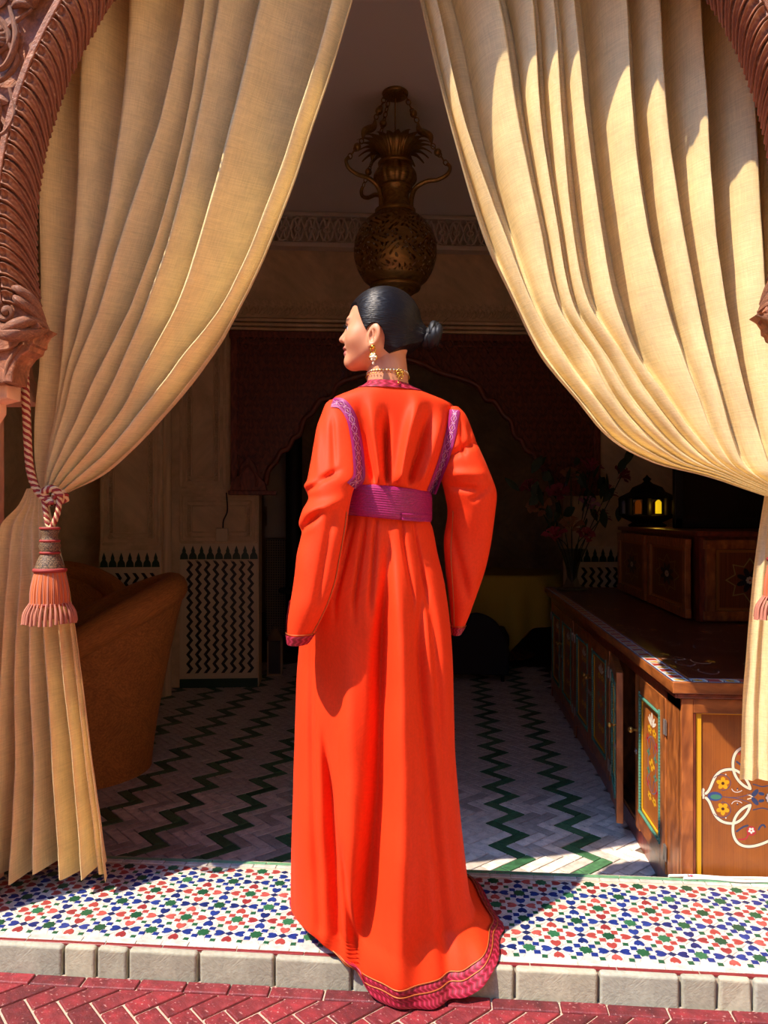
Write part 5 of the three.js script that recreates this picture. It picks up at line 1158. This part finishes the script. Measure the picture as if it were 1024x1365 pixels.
{
  const r = random(44), t = thing('flower_vase', 'tall glass vase of dark roses and leaves at the far end of the worktop', 'vase', [0.83, CTOP + 0.0375, -5.3]);
  mesh('vase', lathe([[0, 0.002], [0.1, 0.002], [0.105, 0.012], [0.05, 0.04], [0.035, 0.09], [0.045, 0.16], [0.075, 0.26], [0.09, 0.28], [0.086, 0.28], [0.07, 0.25], [0.04, 0.16], [0.03, 0.09], [0, 0.05]], 28), phys({ color: 0xdfe8e4, transmission: 1, thickness: 0, roughness: 0.08 }), t);
  const leafMat = std({ color: 0x2c3a1e, roughness: 0.7 }), stems = [], spots = [[-0.13, 0.37, 0.08, 0], [0.07, 0.38, 0.12, 1], [-0.02, 0.44, 0.1, 3], [0.1, 0.58, 0.06, 2], [-0.1, 0.66, 0, 1], [0.2, 0.5, 0, 1], [-0.22, 0.56, 0, 3], [0.24, 0.66, -0.05, 1], [0.33, 0.78, 0, 1], [0.0, 0.78, -0.06, 3], [-0.28, 0.7, -0.08, 1], [0.14, 0.84, -0.1, 0]];
  const petalMat = [0xa8344c, 0x7a2030, 0xb07a8c, 0x8a5a34].map((c) => std({ color: c, roughness: 0.7 }));
  for (const [x, y, z, c] of spots) {
    const size = 0.062 + r() * 0.03, g = [];
    for (let k = 0; k < 14; k++) { const a = k * 2.4, q = size * (0.25 + 0.055 * k), p = sheet(5, 4, (u, v) => { const w = (u - 0.5) * 1.5; return [q * v * cos(a + w * 0.5) * (0.6 + 0.5 * v), size * 0.75 * sin(v * 1.7) - 0.004 * k, q * v * sin(a + w * 0.5) * (0.6 + 0.5 * v)]; }); g.push(p); }
    const m = mesh('rose', merged(g), petalMat[c], t); m.position.set(x, y, z); m.rotation.set(0.9 * (r() + 0.3), 0, -x * 2);
    stems.push(tube([[0, 0.06, 0], [x * 0.3, 0.3, z * 0.3], [x, y, z]], 0.0035, 12, 5));
  }
  mesh('stem', merged(stems), leafMat, t);
  for (let k = 0; k < 46; k++) {
    const a = r() * 2 * PI, q = 0.1 + r() * 0.26, y = 0.36 + r() * 0.5, l = 0.09 + r() * 0.06, w = 0.022 + r() * 0.014;
    const m = mesh('leaf', sheet(4, 8, (u, v) => [(u - 0.5) * 2 * w * sin(PI * clamp(v * 0.95 + 0.02)), v * l, 0.02 * v * v + 0.01 * abs(u - 0.5)]), leafMat, t);
    m.position.set(q * cos(a), y, q * sin(a) * 0.5); m.rotation.set(0.6 * (r() - 0.3), a, (r() - 0.5) * 2.4);
  }
}
// ------------------------------------------------------------------ carved wooden lambrequin over the far opening
{
  const t = thing('carved_screen', 'dark carved wooden valance with diamond lattice and stepped edge over the far opening', 'carved screen', [BACK_WALL.x, 0, BACK_WALL.z], BACK_WALL.turn);
  const dark = phys({ map: repeated(woodMap([136, 68, 44], [86, 38, 26], 63), 2), roughness: 0.5, clearcoat: 0.2 });
  const edge = [[-0.86, 1.3], [-0.84, 1.4], [-0.78, 1.48], [-0.75, 1.54], [-0.7, 1.56], [-0.66, 1.64], [-0.62, 1.66], [-0.58, 1.78], [-0.53, 1.82], [-0.46, 1.92], [-0.4, 1.93], [-0.34, 2.03], [-0.2, 2.09], [-0.05, 2.13], [0.1, 2.22], [0.25, 2.2], [0.4, 2.13], [0.55, 2.09], [0.69, 2.03], [0.75, 1.93], [0.81, 1.92], [0.88, 1.82], [0.93, 1.78], [0.97, 1.66], [1.01, 1.64], [1.05, 1.56], [1.1, 1.54], [1.13, 1.48], [1.2, 1.4], [1.3, 1.3]];
  const outline = [[-1.1, 1.3], ...edge, [1.6, 1.3], [1.6, 2.41], [-1.1, 2.41]];
  mesh('backing', slab(outline, 0.02).translate(0, 0, 0.006), dark, t);
  const inside = (x, y) => { if (x < -1.04 || x > 1.55 || y > 2.34) return false; let k = 0; while (k < edge.length - 1 && edge[k + 1][0] < x) k++; const [a, b] = [edge[k], edge[min(k + 1, edge.length - 1)]], f = clamp((x - a[0]) / max(1e-6, b[0] - a[0])); return y > (x < edge[0][0] || x > edge[edge.length - 1][0] ? 1.34 : lerp(a[1], b[1], f)) + 0.045; };
  const lat = [], step = 0.074;
  for (let k = -30; k < 50; k++) for (let j = -2; j < 26; j++) {
    const x = k * step + (j & 1) * step / 2, y = 1.3 + j * 0.052;
    if (!inside(x, y)) continue;
    for (const s of [-1, 1]) lat.push(put(box(0.011, 0.066, 0.014), x + s * step / 4, y + 0.026, 0.06, 0, 0, -s * 0.62));
    if ((k + j * 2) % 5 < 2) lat.push(put(new THREE.OctahedronGeometry(0.012), x, y, 0.06));
  }
  mesh('lattice', merged(lat), dark, t).userData.kind = 'stuff';
  const rim = edge.map(([x, y]) => [x, y + 0.016, 0.055]);
  mesh('edge_moulding', tube(rim, 0.02, 160, 8), dark, t);
  mesh('frame', merged([put(box(2.74, 0.05, 0.06, 0.006), 0.25, 2.4, 0.03), put(box(0.05, 1.1, 0.06, 0.006), -1.085, 1.86, 0.03), put(box(0.05, 1.1, 0.06, 0.006), 1.585, 1.86, 0.03), put(box(2.6, 0.02, 0.05, 0.004), 0.25, 2.34, 0.03)]), dark, t);
  for (const [x, s] of [[-0.98, 1], [1.45, -1]]) {
    mesh('corbel', slab([[-0.13, 1.27], [0.13, 1.27], [0.12, 1.33], [0.07, 1.38], [0.05, 1.46], [0, 1.52], [-0.05, 1.46], [-0.07, 1.38], [-0.12, 1.33]].map(([a, b]) => [x + a, b]), 0.07, 0.006).translate(0, 0, 0.028), dark, t);
    mesh('corbel_shelf', put(box(0.34, 0.03, 0.12, 0.005), x + s * 0.03, 1.257, 0.06), dark, t);
    mesh('corbel_arch', tube([[x - 0.06, 1.3, 0.1], [x - 0.06, 1.37, 0.1], [x, 1.45, 0.1], [x + 0.06, 1.37, 0.1], [x + 0.06, 1.3, 0.1]], 0.01, 30, 6), dark, t);
  }
}
// ------------------------------------------------------------------ pendant lamp
{
  const metal = std({ map: repeated(dataTexture(128, 128, (u, v) => { const k = 1 + tiled(u, v, 8, 3) * 0.5; return [148 * k, 116 * k, 62 * k]; }), 3), metalness: 0.75, roughness: 0.42 });
  const lamp = thing('pendant_lamp', 'large pierced brass pendant lamp shaped like a vase, hanging on three chains', 'lamp', [-0.2785, 2.46, -3.971]);
  // belly with real openings cut in an arabesque
  const nu = 420, nv = 170, prof = track([[0, 0.125, -0.178], [0.12, 0.17, -0.14], [0.3, 0.207, -0.06], [0.48, 0.214, 0.015], [0.68, 0.196, 0.09], [0.86, 0.15, 0.155], [1, 0.098, 0.19]]);
  const g = sheet(nu, nv, (u, v) => { const r = prof(v, 1), a = u * 2 * PI; return [r * cos(a), prof(v, 2), r * sin(a), u, v]; }, { closed: true });
  const idx = g.index.array, keep = [];
  for (let q = 0; q < idx.length; q += 6) {
    const c = (q / 6) % nu, row = floor(q / 6 / nu), u = c / nu, v = row / nv, rowsIn = (v > 0.1 && v < 0.9);
    const X = u * 22, Y = v * 7, sx = X + 0.45 * sin(Y * 3.1 + X), sy = Y + 0.4 * sin(X * 2.3), hole = sin(sx * 2 * PI) * cos(sy * 2 * PI + 0.8 * sin(sx * PI)) + 0.35 * sin(sx * 4 * PI + sy * 3);
    if (rowsIn && (hole > 0.56 || hole < -0.72)) continue;
    for (let k = 0; k < 6; k++) keep.push(idx[q + k]);
  }
  g.setIndex(keep);
  mesh('pierced_belly', g, metal, lamp);
  mesh('foot', lathe([[0.0, -0.262], [0.03, -0.26], [0.065, -0.24], [0.1, -0.215], [0.115, -0.2], [0.128, -0.198], [0.132, -0.188], [0.13, -0.176], [0.12, -0.174]], 48), metal, lamp);
  mesh('neck', lathe([[0.098, 0.19], [0.105, 0.195], [0.106, 0.21], [0.085, 0.22], [0.072, 0.25], [0.07, 0.29], [0.078, 0.315], [0.088, 0.32], [0.088, 0.33], [0.08, 0.334]], 48), metal, lamp);
  mesh('ribbed_bulb', sheet(160, 16, (u, v) => { const a = u * 2 * PI, r = (0.074 + 0.034 * sin(PI * pow(v, 0.85))) * (1 + 0.05 * abs(sin(a * 8))); return [r * cos(a), 0.332 + 0.11 * v, r * sin(a)]; }, { closed: true }), metal, lamp);
  mesh('collar', lathe([[0.074, 0.44], [0.088, 0.444], [0.09, 0.456], [0.074, 0.462]], 40), metal, lamp);
  mesh('cup', lathe([[0.07, 0.46], [0.06, 0.5], [0.06, 0.525], [0.05, 0.53], [0.045, 0.5], [0.03, 0.47]], 24), std({ color: 0xa88c4a, metalness: 0.6, roughness: 0.4 }), lamp);
  for (let k = 0; k < 22; k++) {
    const a = k / 22 * 2 * PI, l = 0.185 + 0.02 * sin(k * 5), m = mesh('petal', sheet(6, 14, (u, v) => { const w = 0.021 * sin(PI * clamp(0.12 + 0.86 * v)) * (u - 0.5) * 2, d = 0.066 + l * (1 - cos(v * 1.5)) * 0.72 + 0.02 * v, y = 0.455 + 0.115 * sin(v * 2.05) - 0.03 * v * v; return [d, y - 0.3 * abs(w) * (0.4 + v), w + 0.006 * sin(v * 14) * (u - 0.5)]; }), metal, lamp);
    m.rotation.y = a;
  }
  for (let k = 0; k < 3; k++) {
    const arm = new THREE.Group(); arm.name = numbered('arm'); lamp.add(arm); arm.rotation.y = [-0.15, 2.35, 3.75][k];
    mesh('scroll_arm', tube([[0.085, 0.19, 0], [0.085, 0.26, 0], [0.105, 0.315, 0], [0.16, 0.345, 0], [0.225, 0.35, 0], [0.275, 0.375, 0], [0.286, 0.405, 0], [0.272, 0.425, 0]], (t) => 0.014 * (1 - 0.35 * t), 50, 9), metal, arm);
    const A = V(0.272, 0.42, 0), B = V(0.055, 0.8, 0), links = [], at = (t) => A.clone().lerp(B, t).add(V(-0.02 * sin(PI * t), 0, 0));
    const dir = B.clone().sub(A).normalize(), ang = atan2(dir.y, dir.x);
    for (const [t0, t1] of [[0.0, 0.3], [0.62, 1.0]]) { const n = Math.round((t1 - t0) * 0.44 / 0.026); for (let i = 0; i < n; i++) { const p = at(lerp(t0, t1, (i + 0.5) / n)); const lk = new THREE.TorusGeometry(0.011, 0.0028, 6, 14); lk.scale(1.35, 1, 1); if (i & 1) lk.rotateX(PI / 2); lk.rotateZ(ang); links.push(lk.translate(p.x, p.y, p.z)); } }
    mesh('chain', merged(links), metal, arm);
    const o = [0.18, 0.74].map((t) => { const p = at(t); return put(new THREE.SphereGeometry(0.019, 14, 10), p.x, p.y, p.z); });
    o.forEach((b) => mesh('chain_bead', b, metal, arm));
    mesh('chain_leaf', tube([at(0.3), at(0.4).add(V(0.016, 0.004, 0)), at(0.52).add(V(-0.012, -0.004, 0)), at(0.62)], (t) => 0.016 * (0.25 + sin(PI * t)), 24, 8), metal, arm);
  }
  mesh('cord', put(new THREE.CylinderGeometry(0.004, 0.004, 0.31, 8), 0, 0.66, 0), metal, lamp);
  mesh('ceiling_rose', put(lathe([[0, 0.79], [0.03, 0.792], [0.064, 0.805], [0.068, 0.818], [0.06, 0.8245], [0, 0.8245]], 32), 0, 0, 0), metal, lamp);
}
// ------------------------------------------------------------------ twisted cords with tassels that hold the curtains
{
  const strandRed = std({ color: 0x8e2a24, roughness: 0.7 }), strandCream = std({ color: 0xd9b98c, roughness: 0.75 }), orange = std({ color: 0xc46432, roughness: 0.75 }), pinkish = std({ color: 0xae6c54, roughness: 0.8 }), bronze = std({ map: repeated(dataTexture(128, 128, (u, v) => { const k = tiled(u, v, 14, 3) > 0.05 ? 1.3 : 0.6; return [112 * k, 88 * k, 62 * k]; }), 6), roughness: 0.6 });
  const rope = (name, path, r, parent, twist = 46) => {
    const c = curveOf(path), L = c.getLength(), n = Math.ceil(L / 0.006), holder = new THREE.Group(); holder.name = numbered(name); parent.add(holder);
    for (let s = 0; s < 4; s++) {
      const pts = [];
      for (let i = 0; i <= n; i++) { const t = i / n, p = c.getPointAt(t), tg = c.getTangentAt(t), side = new THREE.Vector3().crossVectors(tg, V(0.1, 0.05, 1)).normalize(), up = new THREE.Vector3().crossVectors(side, tg), a = s * PI / 2 + t * L * 2 * PI * twist / 1.7; pts.push(p.addScaledVector(side, cos(a) * r * 0.55).addScaledVector(up, sin(a) * r * 0.55)); }
      mesh('strand', tube(pts, r * 0.52, n, 6), s % 2 ? strandCream : strandRed, holder);
    }
    return holder;
  };
  const tassel = (t, x, y, z, k = 1) => {
    const at = (g) => g.translate(x, y, z);
    mesh('tassel_head', at(lathe([[0.0, 0.0], [0.022, 0.0], [0.026, -0.012], [0.021, -0.022], [0.024, -0.036], [0.031, -0.056], [0.024, -0.072], [0.026, -0.08], [0.034, -0.096], [0.04, -0.116], [0.041, -0.124]].map(([a, b]) => [a * k, b * k]), 28)), bronze, t);
    mesh('head_cord', merged([-0.004, -0.04, -0.074].map((h) => at(put(new THREE.TorusGeometry(0.025 * k, 0.004, 6, 24), 0, h * k, 0, PI / 2)))), strandRed, t);
    mesh('skirt_cord', at(put(new THREE.TorusGeometry(0.041 * k, 0.006, 8, 30), 0, -0.124 * k, 0, PI / 2)), strandRed, t);
    const a = [], b = [], c = [], r = random(floor(x * 1000) + 5000);
    for (let i = 0; i < 64; i++) {
      const an = i / 64 * 2 * PI, R0 = 0.037 * k, R1 = 0.049 * k + r() * 0.003, l = 0.1 * k + r() * 0.004;
      (i % 3 ? a : b).push(at(tube([[R0 * cos(an), -0.124 * k, R0 * sin(an)], [R1 * 0.95 * cos(an), -0.124 * k - l * 0.5, R1 * 0.95 * sin(an)], [R1 * cos(an), -0.124 * k - l, R1 * sin(an)]], 0.0032, 8, 5)));
    }
    for (let i = 0; i < 30; i++) { const an = i / 30 * 2 * PI, R = 0.052 * k, q = 0.064 * k + r() * 0.004, h = -0.222 * k; c.push(at(tube([[R * cos(an), h + 0.006, R * sin(an)], [q * cos(an), h - 0.022 * k, q * sin(an)], [q * 1.05 * cos(an), h - 0.05 * k - r() * 0.006, q * 1.05 * sin(an)]], (u) => 0.0034 * (0.6 + u), 8, 6))); }
    mesh('fringe', merged(a), orange, t).userData.kind = 'stuff';
    mesh('fringe_pale', merged(b), pinkish, t).userData.kind = 'stuff';
    mesh('small_tassels', merged(c), pinkish, t).userData.kind = 'stuff';
    mesh('skirt_knot', at(put(new THREE.TorusGeometry(0.051 * k, 0.0035, 6, 40), 0, -0.22 * k, 0, PI / 2)), strandRed, t);
  };
  const l = thing('curtain_tieback', 'twisted red and cream cord with a fringed orange tassel, hanging beside the shaded curtain', 'tassel tieback', [0, 0, 0]);
  rope('cord', [[-1.186, 1.55, -2.06], [-1.178, 1.37, -2.058], [-1.165, 1.216, -2.055], [-1.145, 1.165, -2.052], [-1.117, 1.138, -2.048], [-1.092, 1.124, -2.046]], 0.0115, l);
  rope('loop', [[-1.094, 1.144, -2.044], [-1.076, 1.154, -2.056], [-1.07, 1.139, -2.07], [-1.094, 1.132, -2.054], [-1.122, 1.154, -2.044], [-1.092, 1.166, -2.042], [-1.07, 1.144, -2.048]], 0.0105, l);
  rope('cord_end', [[-1.12, 1.134, -2.046], [-1.114, 1.095, -2.045], [-1.106, 1.058, -2.045]], 0.008, l);
  rope('cord_end', [[-1.077, 1.144, -2.05], [-1.082, 1.095, -2.046], [-1.098, 1.058, -2.045]], 0.008, l);
  tassel(l, -1.103, 1.06, -2.045, 0.965);
  const rt = thing('curtain_tieback', 'fringed orange tassel half cut off by the picture edge, against the sunlit curtain', 'tassel tieback', [0, 0, 0]);
  rope('cord', [[0.9, 1.5, -2.05], [0.875, 1.24, -2.03], [0.845, 1.105, -2.015]], 0.0115, rt);
  tassel(rt, 0.845, 1.105, -2.01);
}
// ------------------------------------------------------------------ seats, table, small things
{
  const ochre = std({ map: repeated(dataTexture(256, 256, (u, v) => { const k = 1 + tiled(u, v, 40, 3) * 0.35 + tiled(u, v, 6, 5) * 0.12; return [176 * k, 112 * k, 50 * k]; }), 3), roughness: 0.85 });
  const tub = (label, x, z, turn) => {
    const t = thing('tub_armchair', label, 'armchair', [x, ROOM_FLOOR, z], turn, 'ochre tub armchairs by the curtain');
    // back stands at +x, the open front at -x; the wrap rises from the arm fronts to the back
    const rise = (a) => 0.38 + 0.5 * pow(0.5 + 0.5 * cos(a), 0.95), ring = (a, y) => { const f = clamp(y / 0.9), back = 0.5 + 0.5 * cos(a), R = 0.36 + 0.02 * sin(f * 3) + 0.16 * pow(f, 1.8) * back; return [R * cos(a) * 1.04, R * sin(a)]; };
    mesh('shell', sheet(72, 18, (u, v) => { const a = lerp(-2.55, 2.55, u), y = v * rise(a), [px, pz] = ring(a, y); return [px, y, pz, u * 1.9, y]; }), ochre, t);
    mesh('inner_shell', sheet(72, 12, (u, v) => { const a = lerp(-2.5, 2.5, u), y = lerp(0.25, rise(a), v), [px, pz] = ring(a, y); return [px * 0.78, y, pz * 0.78, u * 1.9, y]; }), ochre, t);
    const path = []; for (let i = 0; i <= 30; i++) { const a = lerp(-2.6, 2.6, i / 30), y = rise(a), [px, pz] = ring(a, y); path.push([px * 0.89, y, pz * 0.89]); }
    mesh('roll', merged([tube(path, (u) => 0.072 * (1 - 0.0 * u), 90, 14), ...[0, 30].map((i) => put(new THREE.SphereGeometry(0.073, 16, 12), ...path[i]))]), ochre, t);
    mesh('arm_front', merged([-1, 1].map((s) => { const [px, pz] = ring(2.55, 0.3); return put(new THREE.CylinderGeometry(0.07, 0.075, 0.36, 16), px * 0.89, 0.19, s * pz * 0.89); })), ochre, t);
    mesh('seat', put(lathe([[0, 0.43], [0.2, 0.43], [0.28, 0.415], [0.295, 0.38], [0.29, 0.06], [0, 0.06]], 40), 0, 0, 0), ochre, t);
    mesh('base', put(new THREE.CylinderGeometry(0.335, 0.33, 0.03, 40), 0, 0.016, 0), std({ color: 0x2a1a10, roughness: 0.7 }), t);
    return t;
  };
  tub('ochre tub armchair with its high back turned to the tiled dado', -1.84, -3.62, 0.42);
  tub('second ochre tub armchair, only its rounded arm seen past the curtain', -2.32, -4.42, 2.2);
  // round table with a yellow cloth
  const table = thing('round_table', 'round table beyond the opening, hidden under its cloth', 'table', [0.5, ROOM_FLOOR, -6.85]);
  mesh('tabletop', put(new THREE.CylinderGeometry(0.5, 0.5, 0.03, 40), 0, 0.735, 0), cedar, table);
  mesh('pedestal', lathe([[0, 0], [0.24, 0], [0.25, 0.03], [0.06, 0.08], [0.045, 0.4], [0.06, 0.7], [0.15, 0.72]], 24), cedar, table);
  const cloth = mesh('tablecloth', sheet(140, 40, (u, v) => { const a = u * 2 * PI, point = pow(abs(cos(2 * a - 0.5)), 3), drop = 0.42 + 0.27 * point; if (v < 0.35) { const r = 0.512 * v / 0.35; return [0.5 + r * cos(a), ROOM_FLOOR + 0.753, -6.85 + r * sin(a)]; } const t = (v - 0.35) / 0.65, r = 0.515 + (0.03 + 0.022 * sin(a * 14)) * smooth(0, 0.5, t); return [0.5 + r * cos(a), ROOM_FLOOR + 0.753 - drop * t, -6.85 + r * sin(a)]; }, { closed: true }), std({ color: 0xc2a83c, roughness: 0.85 }));
  tag(cloth, 'dull yellow tablecloth hanging in points from the round table', 'tablecloth');
  const black = std({ color: 0x120e0c, roughness: 0.75 }), chair = thing('dark_chair', 'dark chair with a rounded back standing in front of the yellow tablecloth', 'chair', [0.2, ROOM_FLOOR, -5.98]);
  mesh('backrest', slab((() => { const s = new THREE.Shape(); s.moveTo(-0.24, 0.06); s.lineTo(-0.25, 0.22); s.quadraticCurveTo(-0.2, 0.5, 0, 0.52); s.quadraticCurveTo(0.2, 0.5, 0.25, 0.22); s.lineTo(0.24, 0.06); return s; })(), 0.06, 0.015).translate(0, 0, 0.18), black, chair);
  mesh('seat', put(box(0.5, 0.12, 0.44, 0.03), 0, 0.3, -0.05), black, chair);
  for (const [x, z] of [[-0.2, 0.16], [0.2, 0.16], [-0.2, -0.22], [0.2, -0.22]]) mesh('leg', put(new THREE.CylinderGeometry(0.02, 0.014, 0.25, 10), x, 0.125, z), black, chair);
  // floor lantern and a small silver pot on a low stand, both in the far doorway
  const fl = thing('floor_lantern', 'tall brass-edged lantern with a tapering roof on the floor by the tiled dado', 'lantern', [-1.36, ROOM_FLOOR, -5.93], BACK_WALL.turn);
  const tin = std({ color: 0x8c7a5c, metalness: 0.5, roughness: 0.5 });
  for (const [x, z] of [[-1, -1], [1, -1], [-1, 1], [1, 1]]) mesh('post', put(box(0.012, 0.27, 0.012), x * 0.052, 0.14, z * 0.052), tin, fl);
  mesh('base', put(box(0.12, 0.014, 0.12, 0.003), 0, 0.007, 0), tin, fl);
  mesh('roof', put(new THREE.CylinderGeometry(0.035, 0.088, 0.085, 4).rotateY(PI / 4), 0, 0.316, 0), tin, fl);
  mesh('ring', put(new THREE.TorusGeometry(0.02, 0.003, 6, 18), 0, 0.376, 0), tin, fl);
  for (const [x, z, w, d] of [[0, 0.05, 0.1, 0.003], [0, -0.05, 0.1, 0.003], [0.05, 0, 0.003, 0.1], [-0.05, 0, 0.003, 0.1]]) mesh('pane', put(box(w, 0.25, d), x, 0.14, z), phys({ color: 0x3c3226, roughness: 0.2 }), fl);
  const st = thing('side_stand', 'low dark stand with a grey cloth top beside the far pillar', 'stand', [-1.36, ROOM_FLOOR, -6.95]);
  mesh('top', put(new THREE.CylinderGeometry(0.2, 0.2, 0.03, 30), 0, 0.56, 0), std({ color: 0x3a342e, roughness: 0.7 }), st);
  mesh('stem', lathe([[0.14, 0], [0.15, 0.02], [0.03, 0.06], [0.03, 0.5], [0.08, 0.545]], 20), std({ color: 0x1c140f, roughness: 0.7 }), st);
  const pot = thing('silver_pot', 'tiny silver teapot shape standing on the dark stand', 'pot', [-1.4, ROOM_FLOOR + 0.5755, -6.93]);
  mesh('pot_body', lathe([[0, 0], [0.04, 0], [0.05, 0.02], [0.048, 0.05], [0.025, 0.075], [0.02, 0.09]], 20), std({ color: 0xc9c9cc, metalness: 0.9, roughness: 0.25 }), pot);
  mesh('lid', lathe([[0.022, 0.09], [0.02, 0.105], [0.006, 0.118], [0.008, 0.128], [0, 0.134]], 16), std({ color: 0xc9c9cc, metalness: 0.9, roughness: 0.25 }), pot);
  // switch box on the wall
  const sw = scene.getObjectByName('switch_box'); const wx = -1.175; sw.position.set(BACK_WALL.x + wx * cos(BACK_WALL.turn) + 0.02 * sin(BACK_WALL.turn), 0.955, BACK_WALL.z - wx * sin(BACK_WALL.turn) + 0.021 * cos(BACK_WALL.turn)); sw.rotation.y = BACK_WALL.turn;
  const wp = (x, y, z = 0.012) => [BACK_WALL.x + x * cos(BACK_WALL.turn) + z * sin(BACK_WALL.turn), y, BACK_WALL.z - x * sin(BACK_WALL.turn) + z * cos(BACK_WALL.turn)];
  tag(mesh('wall_cable', tube([wp(-1.17, 1.004), wp(-1.165, 1.06), wp(-1.14, 1.12), wp(-1.145, 1.26)], 0.005, 20, 6), std({ color: 0x2a1d14, roughness: 0.7 })), 'thin dark cable rising from the switch box up the wall', 'cable');
  // white cables on the threshold, a fallen petal
  const white = std({ color: 0xe8e4da, roughness: 0.5 });
  const cables = [[[0.66, 0.0045, -2.385], [0.74, 0.0045, -2.392], [0.82, 0.0045, -2.386], [0.93, 0.0045, -2.392], [1.1, 0.0045, -2.39]], [[0.7, 0.0045, -2.372], [0.78, 0.0045, -2.377], [0.86, 0.0045, -2.368], [0.95, 0.0045, -2.374], [1.1, 0.0045, -2.366]]];
  tag(mesh('power_cable', tube(cables[0], 0.0045, 60, 8), white), 'white cable lying against the foot of the painted end panel', 'cable');
  tag(mesh('power_cable', tube(cables[1], 0.0045, 60, 8), white), 'white cable nearer the mosaic, nearly touching the other cable', 'cable');
  tag(mesh('petal', sheet(8, 8, (u, v) => [0.722 + (u - 0.5) * 0.02 * sin(PI * clamp(v + 0.1)), 0.006 + 0.008 * abs(u - 0.5) + 0.004 * v, -2.388 + v * 0.018]), std({ color: 0xd8567c, roughness: 0.7 })), 'single pink petal lying at the foot of the cabinet', 'petal');
  // tiled pillars seen through the far opening
  const zellige = std({ map: repeated(canvasTexture(256, 256, (g, W, H) => { g.fillStyle = '#b5a584'; g.fillRect(0, 0, W, H); g.fillStyle = '#33402e'; for (let i = 0; i < 8; i++) for (let j = 0; j < 8; j++) { g.save(); g.translate(i * 32 + 16, j * 32 + 16); g.rotate((i + j) % 2 ? PI / 4 : 0); g.fillRect(-8, -8, 16, 16); g.restore(); } }), 5), roughness: 0.5 });
  structure('column_tiled', merged([put(box(0.24, 1.0, 0.24), -1.76, 0.35, -7.9)]), zellige);
  structure('column_upper', merged([put(box(0.26, 0.12, 0.26), -1.76, 0.93, -7.9), put(box(0.22, 1.0, 0.22), -1.76, 1.48, -7.9), put(box(0.28, 0.22, 0.26), -1.76, 1.3, -7.9)]), M.stucco);
  structure('column_dark', put(new THREE.CylinderGeometry(0.08, 0.08, 3.4, 20), -1.53, 1.55, -7.5), std({ color: 0x1a120d, roughness: 0.6 }));
}

renderer.render(scene, camera);
